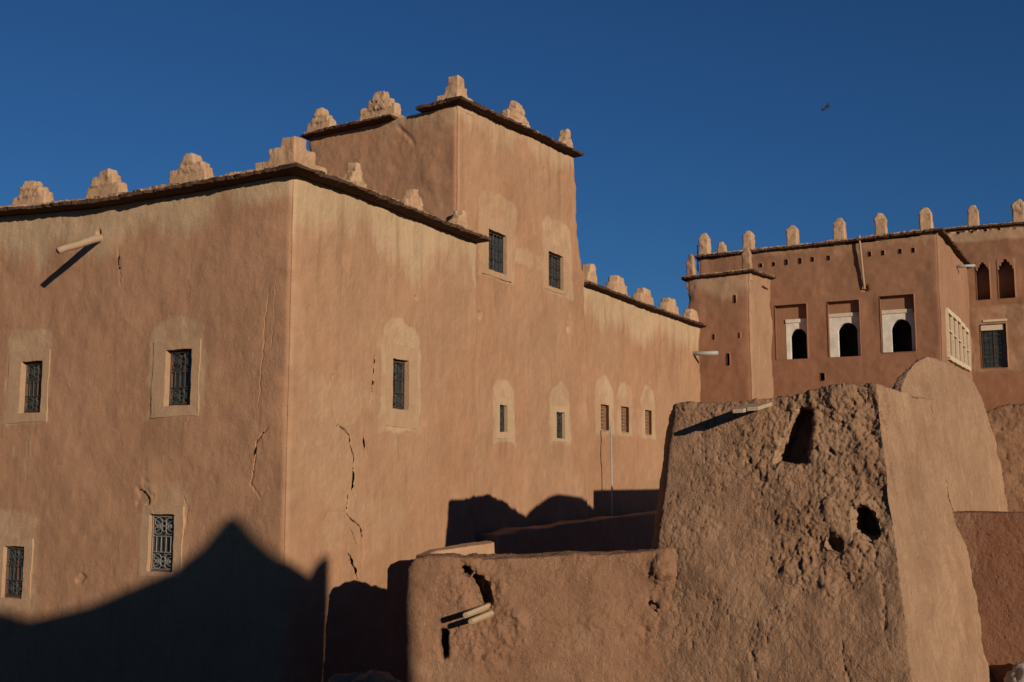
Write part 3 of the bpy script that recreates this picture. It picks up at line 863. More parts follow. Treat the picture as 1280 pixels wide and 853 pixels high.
def redt(s, z):
    q = np.stack([s, z, 0 * s], 1)
    return np.clip(0.5 + 0.9 * fbm(q * 0.4, 4, 53), 0, 1)
sc = TW2.moved()
edge_px = [(719, 200), (719.5, 230), (722, 275), (726, 320), (731, 352), (734, 400), (735, 450)]
ez = [TW2.hit(*p) for p in edge_px]; ezz = [b for a, b in ez][::-1]; ezs = [a - t_right for a, b in ez][::-1]
rs_t = lambda z: np.interp(z, ezz, ezs)
pk = [(*TW2.hit(598, 394), 0.10, 0.12), (*TW2.hit(710, 410), 0.10, 0.12), (*TW2.hit(661, 344), 0.05, 0.05), (*TW2.hit(588, 226), 0.05, 0.04), (*TW2.hit(681, 213), 0.05, 0.05)]
wall_sheet('wall', TW2, t_corner, t_right, 0.5, tt2, M_WALL, tower, 0.045, [(*r, 0.28) for r in wt + ws], coats(palet, redt, tt2, [((r_[0] + r_[1]) / 2, r_[2] - 0.12, 0.5, 1.0) for r_ in wt + ws], 3),
           [(jag(pxline(TW2, [(600, 300), (597, 380), (596, 470), (598, 560)]), 0.2, 0.02, 4), 0.05, 0.01)], (), pk, rs=rs_t, seed=5, cl=3, cr=4)
t1_left = TW1.s_at(386, 172)
def palet1(s, z): return top_band(s, z, tt1, 0.35, 62, 0.5)
def redt1(s, z):
    q = np.stack([s, z, 0 * s], 1); return np.clip(0.2 + 0.8 * fbm(q * 0.5, 3, 63), 0, 1)
wall_sheet('wall', TW1, t1_left, 0.0, zc - 0.6, tt1, M_WALL_OLD, tower, 0.045, (), coats(palet1, redt1, tt1, (), 4),
           [(jag(pxline(TW1, [(497, 158), (512, 172), (518, 182)]), 0.1, 0.05, 6), 0.04, 0.05)], seed=6, cr=3, cl=5)
for i in range(2):
    window(TW2, tower, wt[i], qt[i], 'net', 0.10, 0.05, seed=60 + i, coatv=0.5)
for i in range(2):
    window(TW2, tower, ws[i], qs[i], 'scroll', 0.10, 0.035, seed=70 + i, coatv=0.85)
tr_top = t_right + float(rs_t(float(tt2(t_right))))
p_mid = TW1.s_at(500, 148)
eave([TW1.pt(t1_left - 0.08, float(tt1(t1_left))), TW1.pt(TW1.s_at(496, 150), float(tt1(TW1.s_at(496, 150))))], tower, 0.30, 0.07, 21, 0.07)
eave([TW1.pt(TW1.s_at(527, 141), float(tt1(TW1.s_at(527, 141)))), TW1.pt(0, zt), TW2.pt(0.5 * (t_corner + tr_top), float(tt2(0.5 * (t_corner + tr_top)))),
      TW2.pt(tr_top + 0.05, float(tt2(tr_top)))], tower, 0.28, 0.09, 23, 0.05)
mb = MB()
mb.wbox(TW1, t1_left, t1_left + 0.3, zc - 0.6, zt - 0.6, -(t_right - t_corner) + 1.2, -0.35)
mb.wbox(TW2, tr_top - 0.75, tr_top - 0.45, 0.5, zt - 0.6, t1_left + 0.3, -0.35)
mb.wbox(TW2, t_corner + 0.85, tr_top - 0.75, 0.5, zt - 0.6, t1_left, t1_left + 0.3)
mb.build('back_wall', M_WALL_OLD, tower)
mb = MB(); mb.wbox(TW2, t_corner + 0.62, tr_top - 0.15, zt - 0.5, zt - 0.25, t1_left + 0.05, -0.12); mb.build('roof', M_COPING, tower)
merlon_px(TW1, 402, 160, 40, 25, tower, 0.20, steps=3, seed=51, erode=0.6)
merlon_px(TW1, 477, 145, 54, 31, tower, 0.20, steps=3, seed=52, erode=0.65)
merlon(TW1.pt(-0.18, zt + 0.12, -0.18), TW1.u, 0.66, 0.66, 3, 0.34, tower, both='L', seed=53, erode=0.35)
merlon_px(TW2, 645, 157, 40, 28, tower, 0.20, steps=3, seed=54, erode=0.7)
merlon_px(TW2, 706, 186, 24, 24, tower, 0.20, steps=3, seed=55, erode=0.5)

# ================================================================== low wing beyond the tower
wing = thing('adobe_wing', 'low sunlit mud wing between tower and far kasbah with three small lattice windows', 'house', (*WG.pt(t_right, 0)[:2], 0))
tw = line_top(WG, [(738, 360), (800, 384), (876, 410)])
w3 = [rect(WG, 751, 506, 761, 538), rect(WG, 776.5, 509, 786, 540), rect(WG, 806.5, 513, 814.5, 543)]
w_start = t_right - 0.5
def palew(s, z):
    p = top_band(s, z, tw, 1.3, 72, 0.9)
    for (x0, y0, x1, y1) in ((743, 470, 768, 544), (771, 477, 791, 546), (800, 483, 820, 549)):
        aa, bb, cc, dd = rect(WG, x0, y0, x1, y1); p = np.maximum(p, 0.9 * patch(s, z, (aa + bb) / 2, cc, dd, bb - aa, 0.7, 0.12, int(x0)))
    aa, bb, cc, dd = rect(WG, 745, 505, 818, 546); p = np.maximum(p, 0.5 * patch(s, z, (aa + bb) / 2, cc, dd, bb - aa, 0.1, 0.25, 3))
    return p
def redw(s, z):
    q = np.stack([s, z, 0 * s], 1); return np.clip(0.4 + 0.8 * fbm(q * 0.35, 3, 73), 0, 1)
wall_sheet('wall', WG, w_start, w_end, 2.0, tw, M_WALL, wing, 0.065, [(*r, 0.26) for r in w3], coats(palew, redw, tw, (), 5), seed=8,
           pocks=[(*WG.hit(794, 388), 0.06, 0.06), (*WG.hit(803, 385), 0.05, 0.06)])
for i, r in enumerate(w3):
    s0, s1, z0, z1 = r; m = MB()
    m.wbox(WG, s0 - 0.02, s0 + 0.05, z0 - 0.02, z1 + 0.02, -0.18, -0.12); m.wbox(WG, s1 - 0.05, s1 + 0.02, z0 - 0.02, z1 + 0.02, -0.18, -0.12)
    m.wbox(WG, s0 + 0.05, s1 - 0.05, z0 - 0.02, z0 + 0.05, -0.18, -0.122); m.wbox(WG, s0 + 0.05, s1 - 0.05, z1 - 0.05, z1 + 0.02, -0.18, -0.122)
    win = m.build('window', M_LATTICE, wing)
    m = MB(); m.wbox(WG, s0, s1, z0, z1, -0.22, -0.20); m.build('pane', M_GLASS, win)
    m = MB()
    for k in range(1, 4): a = s0 + (s1 - s0) * k / 4; m.wbox(WG, a - 0.018, a + 0.018, z0, z1, -0.165, -0.13)
    for k in range(1, 7): b = z0 + (z1 - z0) * k / 7; m.wbox(WG, s0, s1, b - 0.018, b + 0.018, -0.16, -0.125)
    m.build('lattice', M_LATTICE, win)
eave([WG.pt(t_right + 0.05, float(tw(t_right))), WG.pt(0.5 * (t_right + w_end), float(tw(0.5 * (t_right + w_end)))), WG.pt(w_end + 0.25, float(tw(w_end)))], wing, 0.28, 0.09, 33, 0.08)
mb = MB(); mb.wbox(WG, t_right - 0.3, w_end + 0.3, float(tw(w_end)) - 0.6, float(tw(w_end)) - 0.3, -6, -0.2); mb.build('roof', M_COPING, wing)
mb = MB(); mb.wbox(WG, t_right - 0.3, w_end + 0.3, 2.0, float(tw(w_end)) - 0.62, -6.3, -6.0); mb.build('back_wall', M_WALL_OLD, wing)
for i, (px, py, w, h) in enumerate(((735, 351, 26, 20), (771, 364, 30, 18), (804, 376, 29, 15), (836, 388, 27, 15), (864, 399, 24, 12))):
    merlon_px(WG, px, py, w, h, wing, 0.24, steps=2, seed=80 + i, erode=0.4, voxel=0.045, thick=0.4)

# ================================================================== far kasbah: turret
turret = thing('adobe_turret', 'narrow corner turret of the far kasbah with slit holes, beside the arched facade', 'tower', (*FA1.pt(a_corner, 0)[:2], 4))
ta1 = line_top(FA1, [(938, 341), (900, 345), (858, 350)])
ta2 = line_top(FA2, [(940, 341), (966, 350)])
za = float(ta1(a_corner))
a_left = FA1.s_at(858, 380)
hl = [rect(FA1, *p) for p in ((917, 369, 920, 379), (891, 418, 893.5, 425), (923, 416, 925, 423), (908.5, 442, 912, 457))]
pal_a = coats(lambda s, z: top_band(s, z, ta1, 0.8, 91, 0.7), lambda s, z: np.clip(0.2 + sstep(0, 3, ta1(s) - z), 0, 1))
wall_sheet('wall', FA1, a_left, a_corner, 5.0, ta1, M_FAR, turret, 0.07, [(*h, 0.35, True) for h in hl], pal_a, seed=11, cr=6,
           pocks=[(*FA1.hit(867, 359), 0.1, 0.06), (*FA1.hit(937, 417), 0.12, 0.08)])
wall_sheet('wall', FA2, 0.0, a_len, 5.0, ta2, M_FAR, turret, 0.07, (), coats(lambda s, z: 0.55 + 0 * s), seed=12, cl=6,
           cracks=[(pxline(FA2, [(957, 440), (957, 455)]), 0.05, 0.05)])
eave([FA1.pt(a_left - 0.15, float(ta1(a_left))), FA1.pt(a_corner, za), FA2.pt(a_len + 0.05, float(ta2(a_len)))], turret, 0.22, 0.09, 43, 0.07)
mb = MB(); mb.wbox(FA1, a_left, a_corner - 0.05, za - 0.4, za - 0.05, -a_len - 1.2, -0.1); mb.build('roof', M_COPING, turret)
mb = MB(); mb.wbox(FA1, a_left, a_left + 0.3, 4.0, za - 0.45, -a_len - 1.2, -0.36); mb.build('back_wall', M_FAR, turret)
merlon_px(FA1, 864, 345, 14, 28, turret, 0.25, point=True, seed=91, erode=0.5, mat=M_FAR, voxel=0.045)
merlon_px(FA1, 934, 336, 15, 27, turret, 0.28, point=True, seed=92, erode=0.35, mat=M_FAR, voxel=0.045)
s, z = FA2.hit(952, 358); m = MB(); m.tube([FA2.pt(s, z, -0.1), FA2.pt(s, z, 0.06), FA2.pt(s + 0.75, z - 0.02, 0.06)], 0.03, 6); m.build('bracket', M_RUST, turret)

# ================================================================== far kasbah: arched facade
fac = thing('arched_kasbah', 'far kasbah block with three white arched windows in square recesses', 'house', (*FB.pt(b_corner, 0)[:2], 4))
tb = line_top(FB, [(1172, 293), (1050, 306), (940, 316), (870, 324)])
tc = line_top(FC, [(1176, 293), (1208, 333)])
zb = 0.5 * (float(tb(b_corner)) + float(tc(0)))
b_left = FB.s_at(873, 330)
rec = [rect(FB, 969, 381, 1009, 449), rect(FB, 1035, 376, 1075, 446), rect(FB, 1100.5, 369, 1143.5, 440)]
holes_px = [(951, 332), (967, 331), (983, 328.5), (1000, 327), (1015.5, 324.5), (1035.5, 323), (1087, 318), (1103.5, 316), (1125, 314), (1141.5, 313)]
ph = [(*rect(FB, x - 2.0, y - 3.0, x + 2.0, y + 3.0), 0.4, True) for x, y in holes_px]
ph.append((*rect(FB, 1025, 466.5, 1031, 476), 0.4, True))
hB = [(*r, 0.26) for r in rec] + ph
pal_b = coats(lambda s, z: top_band(s, z, tb, 0.3, 95, 0.4), lambda s, z: np.clip(0.25 + 0.75 * sstep(1, 4, tb(s) - z), 0, 1))
wall_sheet('wall', FB, b_left, b_corner, 5.0, tb, M_FAR, fac, 0.06, hB, pal_b, seed=13, cr=7, pocks=[(*FB.hit(1081, 361), 0.14, 0.12)])

def arch_panel(W, r, top, ax0, ax1, spring, apex, fac, seed):
    """recess back wall with a white arched opening in it (all in wall coordinates)"""
    s0, s1, z0, z1 = r; d = -0.255
    back = MB()
    back.wbox(W, s0 - 0.05, s1 + 0.05, top, z1 + 0.05, d - 0.12, d)          # earth panel over the white head
    o = back.build('recess_panel', M_FAR, fac)
    win = MB(); n = 14; w0, w1 = W_S(W, ax0), W_S(W, ax1)
    cs, ra = (w0 + w1) / 2, (w1 - w0) / 2
    curve = [(w0, z0)] + [(cs - ra * math.cos(math.pi * k / n) * (1.04 if 0 < k < n else 1), spring + (apex - spring) * math.sin(math.pi * k / n)) for k in range(n + 1)] + [(w1, z0)]
    outer = []
    for (a, b) in curve:
        if b <= spring + 1e-6: outer.append((WS0 if a < cs else WS1, b))
        else:
            k = (a - w0) / (w1 - w0); outer.append((WS0 + (WS1 - WS0) * np.clip(k, 0, 1), top))
    m = len(curve); V = []
    for (a, b), (A, B) in zip(curve, outer): V += [W.pt(a, b, d - 0.22), W.pt(a, b, d + 0.012), W.pt(A, B, d + 0.012), W.pt(A, B, d - 0.12)]
    F = []
    for j in range(m - 1):
        for q in range(3): F.append((4 * j + q, 4 * j + 4 + q, 4 * j + 5 + q, 4 * j + 1 + q))
    # corner fillers at the head
    V += [W.pt(WS0, top, d + 0.012), W.pt(WS1, top, d + 0.012)]
    F += [(4 * 1 + 2, 4 * m, 4 * 2 + 2), (4 * (m - 2) + 2, 4 * (m - 3) + 2, 4 * m + 1)]
    ar = link_mesh('arched_window', V, F, M_WHITE, fac)
    return ar

def W_S(W, px): return W.s_at(px, 420)
ARCH = [((969, 381, 1009, 449), 402, (981, 1009), (986, 1006.5), 423, 410), ((1035, 376, 1075, 446), 394.5, (1035.5, 1075), (1046, 1070.5), 416, 402.5), ((1100.5, 369, 1143.5, 440), 390, (1102, 1143), (1113, 1138.5), 414, 398)]
for i, (pr, topy, (wx0, wx1), (ax0, ax1), spy, apy) in enumerate(ARCH):
    r = rec[i]; xm = (ax0 + ax1) / 2
    WS0, WS1 = W_S(FB, wx0), W_S(FB, wx1)
    WS1 = min(WS1, r[1] - 0.005); WS0 = max(WS0, r[0] + 0.005)
    topz = FB.z_at(xm, topy)
    ar = arch_panel(FB, r, topz, ax0, ax1, FB.z_at(xm, spy), FB.z_at(xm, apy), fac, i)
    m = MB(); m.wbox(FB, WS0 - 0.01, WS1 + 0.005 - 0.05, topz - 0.02, topz + 0.14, -0.30, -0.20); m.build('cornice', M_CREAM if i else M_WHITE, ar, bevel=0.01)
    m = MB()                                  # mud jambs where the white surround stops short, and the dark room behind
    if WS0 - r[0] > 0.05: m.wbox(FB, r[0] - 0.05, WS0, r[2] - 0.05, topz, -0.375, -0.257)
    if r[1] - WS1 > 0.02: m.wbox(FB, WS1, r[1] + 0.05, r[2] - 0.05, topz, -0.375, -0.257)
    if m.v: m.build('jamb', M_FAR, ar)
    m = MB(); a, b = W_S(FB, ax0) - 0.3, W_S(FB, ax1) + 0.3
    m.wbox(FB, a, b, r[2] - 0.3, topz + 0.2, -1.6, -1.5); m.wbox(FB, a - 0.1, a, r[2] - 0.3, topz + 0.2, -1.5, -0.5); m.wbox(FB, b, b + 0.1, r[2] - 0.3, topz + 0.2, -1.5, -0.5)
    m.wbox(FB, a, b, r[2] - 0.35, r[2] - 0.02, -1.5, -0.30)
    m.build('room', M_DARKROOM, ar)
# sunny side with the pale wooden lattice bay
wl = rect(FC, 1183.5, 398, 1209.5, 452)
wall_sheet('wall', FC, 0.0, c_len, 5.0, tc, M_FAR, fac, 0.08, (), coats(lambda s, z: 0.30 + 0 * s), seed=14, cl=7)
b1 = line_top(FC, [(1183, 391), (1196, 402), (1209, 418)]); b0 = line_top(FC, [(1184, 446), (1198, 454), (1209, 460)])
sA, sB = FC.s_at(1183, 430), FC.s_at(1209.5, 440)
m = MB(); m2 = MB()
nB = 5
for k in range(nB + 1):
    a = sA + (sB - sA) * k / nB
    m.wbox(FC, a - 0.075, a + 0.075, float(b0(a)) - 0.05, float(b1(a)) + 0.05, -0.05, 0.13)
for k in range(nB):
    a, b = sA + (sB - sA) * k / nB + 0.075, sA + (sB - sA) * (k + 1) / nB - 0.075
    for fn, t0, t1 in ((b1, -0.05, 0.14), (b0, -0.14, 0.05)):
        m.wbox(FC, a, b, float(fn((a + b) / 2)) + t0, float(fn((a + b) / 2)) + t1, -0.05, 0.126)
lat = m.build('lattice_window', M_CREAM, fac)
for k in range(nB):
    a, b = sA + (sB - sA) * k / nB, sA + (sB - sA) * (k + 1) / nB; cz = float(b0((a + b) / 2)), float(b1((a + b) / 2))
    q = MB(); q.wbox(FC, a, b, cz[0], cz[1], 0.0, 0.03); q.build('panel', M_TAN, lat)
    q = MB(); zz = cz[0] + (cz[1] - cz[0]) * (0.58 - 0.03 * k); q.wbox(FC, a + 0.09, b - 0.09, zz, zz + 0.05, 0.05, 0.10); q.build('rail', M_CREAM, lat)
s, z = FC.hit(1197, 333); m = MB(); m.tube([FC.pt(s, z, -0.2), FC.pt(s + 0.1, z - 0.02, 0.75)], 0.07, 8); m.build('drain_pipe', M_GREYPIPE, fac, True)
eave([FB.pt(b_left - 0.1, float(tb(b_left))), FB.pt(0.5 * (b_left + b_corner), float(tb(0.5 * (b_left + b_corner)))), FB.pt(b_corner, zb),
      FC.pt(c_len, float(tc(c_len)))], fac, 0.22, 0.10, 47, 0.08)
mb = MB(); mb.wbox(FB, b_left + 0.02, b_corner - 0.05, zb - 0.75, zb - 0.35, -c_len, -0.15); mb.build('roof', M_COPING, fac)
mb = MB(); mb.wbox(FB, b_left, b_left + 0.3, 4.0, zb - 0.8, -c_len, -0.36); mb.wbox(FB, b_left + 0.3, b_corner - 0.36, 4.0, zb - 0.8, -c_len, -c_len + 0.3); mb.build('back_wall', M_FAR, fac)
# down pipe
pA, pB = FB.hit(1075, 298), FB.hit(1081, 361)
m = MB(); m.tube([FB.pt(pA[0], pA[1] + 0.1, 0.12), FB.pt(pA[0], pA[1], 0.14), FB.pt(pA[0] + 0.06, 0.5 * (pA[1] + pB[1]), 0.13), FB.pt(pB[0], pB[1], 0.06), FB.pt(pB[0], pB[1], -0.1)], 0.045, 7); m.build('down_pipe', M_WOODGREY, fac, True)
for i, (px, py, w, h) in enumerate(((881, 313, 17, 22), (936, 306, 17, 18), (991, 300, 18, 19), (1050, 294, 19, 22), (1101.5, 289, 18, 23), (1158, 281, 19, 22))):
    merlon_px(FB, px, py, w, h, fac, 0.28, point=True, seed=100 + i, erode=0.45, mat=M_MERLON, voxel=0.045)
pA = FB.hit(870.5, 306); m = MB(); m.tube([FB.pt(pA[0], pA[1] - 1.2, -0.15), FB.pt(pA[0], pA[1], -0.15)], 0.03, 6); m.build('rod', M_RUST, fac)
merlon_px(FB, 903, 312, 15, 9, fac, 2.2, steps=2, seed=110, erode=0.5, voxel=0.05)

# ================================================================== far kasbah: block behind on the right
dk = thing('niche_kasbah', 'far mud block at the right edge with paired arched niches above a grilled window', 'house', (*FD.pt(0, 0)[:2], 4))
td = line_top(FD, [(1280, 281), (1185, 289)])
d_left = FD.s_at(1180, 300); d_right = FD.s_at(1400, 300)
nich = [rect(FD, 1221, 328, 1237, 375), rect(FD, 1247, 324, 1268, 373)]
dwin = rect(FD, 1226, 405, 1259, 460)
phD = [(*rect(FD, x - 1.6, y - 3, x + 1.6, y + 3), 0.4, True) for x, y in ((1198, 290), (1215, 288), (1232, 287), (1249, 284), (1269, 283), (1289, 281))]
zled = FD.z_at(1250, 467)
def paled(s, z):
    a, b, c, d_ = rect(FD, 1214, 380, 1300, 464)
    return np.maximum(0.6 * patch(s, z, (a + b) / 2, c, d_, b - a, 0.05, 0.2, 5), 0.75 * (1 - sstep(0.55, 0.75, td(s) - z)))
wall_sheet('wall', FD, d_left, d_right, zled, td, M_FAR, dk, 0.07, [(*n_, 0.45, True) for n_ in nich] + [(*dwin, 0.30)] + phD,
           coats(paled, lambda s, z: 0.4 + 0 * s), seed=15, amp=1.3)
FDl = FD.moved(d=0.12)
wall_sheet('wall', FDl, d_left, d_right, 4.5, lambda s: zled + 0 * np.asarray(s, float), M_FAR, dk, 0.09, (), coats(lambda s, z: 0 * s, lambda s, z: 0.9 + 0 * s), seed=16)
for i, (n_, pts) in enumerate(zip(nich, ((1221, 328, 1237), (1247, 324, 1268)))):
    s0, s1, z0, z1 = n_; w = s1 - s0; m = MB()      # lobed head: corner pieces hang in the niche's mouth
    for sg, x in ((1, s0), (-1, s1)):
        prof = [(0, 0.62), (0.10, 0.62), (0.12, 0.40), (0.24, 0.38), (0.26, 0.2), (0.38, 0.18), (0.42, 0.0), (0, 0)]
        V = [FD.pt(x + sg * a * w * 1.05 - sg * 0.02, z1 + 0.02 - b * w * 1.1, dd) for dd in (-0.003, -0.32) for a, b in prof]; k = len(prof)
        f = [tuple(range(k)), tuple(range(2 * k - 1, k - 1, -1))] + [(j, j + k, (j + 1) % k + k, (j + 1) % k) for j in range(k)]
        m.add(V, f)
    m.build('niche_head', M_FAR, dk)
window(FD, dk, dwin, None, 'square', 0.20, 0.07, seed=120)
m = MB(); s0, s1, z0, z1 = dwin
m.wbox(FD, s0 + 0.02, s1 - 0.12, z1 - 0.30, z1 - 0.01, -0.24, -0.10); m.build('lintel', M_CREAM, dk, bevel=0.02)
m = MB(); m.wbox(FD, s0 + 0.15, s1 + 0.05, z1 + 0.10, z1 + 0.22, -0.05, 0.05); m.build('hood', M_CREAM, dk, bevel=0.02)
eave([FD.pt(d_left, float(td(d_left))), FD.pt(d_right, float(td(d_right)))], dk, 0.20, 0.10, 57, 0.07)
zdr = float(td(d_right))
mb = MB(); mb.wbox(FD, d_left + 0.02, d_right - 0.02, zdr - 0.9, zdr - 0.5, -6, -0.2); mb.build('roof', M_COPING, dk)
mb = MB(); mb.wbox(FD, d_left, d_right, 4.0, zdr - 0.95, -6.3, -6); mb.wbox(FD, d_left, d_left + 0.3, 4.0, zdr - 0.95, -6, -0.5); mb.wbox(FD, d_right - 0.3, d_right, 4.0, zdr - 0.95, -6, -0.5); mb.build('back_wall', M_FAR, dk)
merlon_px(FD, 1217, 277, 16, 21, dk, 0.3, point=True, seed=121, erode=0.4, voxel=0.05)
merlon_px(FD, 1274, 272, 18, 23, dk, 0.3, point=True, seed=122, erode=0.6, voxel=0.05)

# ================================================================== poles and pipe by the wing
pole = WG.moved(d=0.5)
a = pole.hit(764, 533); m = MB(); m.tube([pole.pt(a[0], 3.2), pole.pt(a[0] + 0.01, 0.5 * (3.2 + a[1])), pole.pt(a[0] - 0.02, a[1])], 0.028, 8)
tag(m.build('pole', M_GREYPIPE, None, True), 'thin grey pole standing before the low wing, casting a dark line beside it', 'pole')
s, z = WG.hit(866, 443); m = MB()
m.tube([WG.pt(s, z + 0.03, -0.2), WG.pt(s + 0.05, z, 1.05)], 0.085, 9); sp = m.build('water_spout', M_GREYPIPE, wing, True)

# ================================================================== foreground ruin
NF1 = np.array([-0.469, -0.883]); AS = R(52.0)
K = at_depth(1111, 600, 18.0)
RF = Wall(K, A1)                 # crumbling front face
RS = Wall(K, AS)                 # smooth sunny side

def plane_poly(planes, z, zref):
    """plan polygon from battered faces (point, normal, batter) in order, cut at height z"""
    out = []; n = len(planes)
    for i in range(n):
        (p, a, b), (q, c, e) = planes[i], planes[(i + 1) % n]
        M = np.array([a, c]); rhs = np.array([a @ np.asarray(p)[:2] - b * (z - zref), c @ np.asarray(q)[:2] - e * (z - zref)])
        out.append(np.linalg.solve(M, rhs))
    return out

def frustum(mb, planes, z0, tops, zref):
    n = len(planes); B = plane_poly(planes, z0, zref); V = [(*b, z0) for b in B]
    for i in range(n): V.append((*plane_poly(planes, tops[i], zref)[i], tops[i]))
    F = [tuple(range(n - 1, -1, -1)), tuple(range(n, 2 * n))] + [(i, (i + 1) % n, (i + 1) % n + n, i + n) for i in range(n)]
    mb.add(V, F)

def loft_wall(mb, W, stations, z0, thick, bo=0.08, bi=0.05, zref=6.0, lean0=0.0, lean1=0.0):
    """free-standing earth wall with uneven crest; stations [(s, ztop)], battered both sides and at its ends"""
    V = []; n = len(stations)
    for i, (s, zt_) in enumerate(stations):
        e = (lean0 if i == 0 else 0) - (lean1 if i == n - 1 else 0)
        for z, in_ in ((z0, False), (zt_, False), (zt_, True), (z0, True)):
            d = -bo * (z - zref) if not in_ else -thick + bi * (z - zref)
            V.append(W.pt(s + e * (z - zt_), z, d))
    F = [(0, 1, 2, 3), tuple(4 * (n - 1) + k for k in (3, 2, 1, 0))]
    for i in range(n - 1):
        for k in range(4):
            k2 = (k + 1) % 4
            F.append((4 * i + k, 4 * i + 4 + k, 4 * i + 4 + k2, 4 * i + k2))
    mb.add(V, F)

def cutter(W, pts, d0, d1, shrink=0.8):
    """hole through a face: outline in wall coords, from outside (d0) to inside (d1)"""
    m = MB(); k = len(pts); c = np.mean(np.array(pts), 0)
    V = [W.pt(a, b, d0) for a, b in pts] + [W.pt(c[0] + (a - c[0]) * shrink, c[1] + (b - c[1]) * shrink, d1) for a, b in pts]
    m.add(V, [tuple(range(k)), tuple(range(2 * k - 1, k - 1, -1))] + [(j, j + k, (j + 1) % k + k, (j + 1) % k) for j in range(k)])
    return m

def clods(co, no, seed, scale=6.0, warp=0.35):
    w = np.stack([fbm(co * 3, 2, seed + k) for k in range(3)], 1) * warp
    d1, d2, cid, dv = worley(co * scale + w * 2, seed, True)
    r = np.stack([(cid * 7919.3) % 1, (cid * 104729.7) % 1, (cid * 1299.7) % 1], 1) - 0.5
    return d1, d2, cid, (dv * r).sum(1)          # last: a random tilt of every clod, so that clods break into facets

def ruin_weather(mask_fn, seed, base_amp=1.0, cracks=()):
    def fn(co, no):
        m = mask_fn(co)
        d1, d2, cid, tl = clods(co, no, seed, 6.0, 0.22)
        e1, e2, cid2, tl2 = clods(co, no, seed + 40, 13.0, 0.2)
        gap = 1 - sstep(0.0, 0.12, d2 - d1); gap2 = 1 - sstep(0.0, 0.16, e2 - e1)
        e = base_amp * (0.07 * fbm(co * 0.9, 3, seed) + 0.016 * fbm(co * 3.5, 3, seed + 3) + 0.007 * fbm(co * 13, 3, seed + 5))
        brk = sstep(-0.25, 0.35, fbm(co * 2.3, 3, seed + 60))
        e = e + m * (0.016 * (cid - 0.5) + 0.055 * tl - 0.034 * gap * brk - 0.016 * gap2 * (1 - 0.5 * brk) + 0.012 * (cid2 - 0.5) + 0.045 * tl2 + 0.06 * fbm(co * 2.2, 4, seed + 8))
        pit = (1 - sstep(0.10, 0.34, e1)) * ((cid2 * 57.3) % 1 < 0.16); pit2 = (1 - sstep(0.08, 0.30, d1)) * ((cid * 91.7) % 1 < 0.12)
        e = e - base_amp * (0.25 + m) * (0.018 * pit + 0.026 * pit2)
        g1, g2, _, _ = clods(co, no, seed + 80, 1.7, 0.55)
        e = e - base_amp * 0.030 * (1 - sstep(0.0, 0.045, g2 - g1)) * sstep(0.0, 0.35, fbm(co * 1.1, 2, seed + 81))
        e = e - (1 - m) * (0.007 * gap * sstep(0.1, 0.4, fbm(co * 1.4, 2, seed + 2)) + 0.003 * gap2) * base_amp
        for (pl, w, dep) in cracks:
            best = np.full(len(co), 9.0); cw = co + 0.05 * np.stack([fbm(co * 7, 3, 300 + k) for k in range(3)], 1)
            for a, b in zip(pl[:-1], pl[1:]):
                a, b = np.array(a), np.array(b); ab = b - a
                t = np.clip(((cw - a) @ ab) / (ab @ ab), 0, 1)
                best = np.minimum(best, np.linalg.norm(cw - a - t[:, None] * ab, axis=1))
            e = e - dep * np.exp(-(best / w) ** 2)
        return no * e[:, None]
    return fn

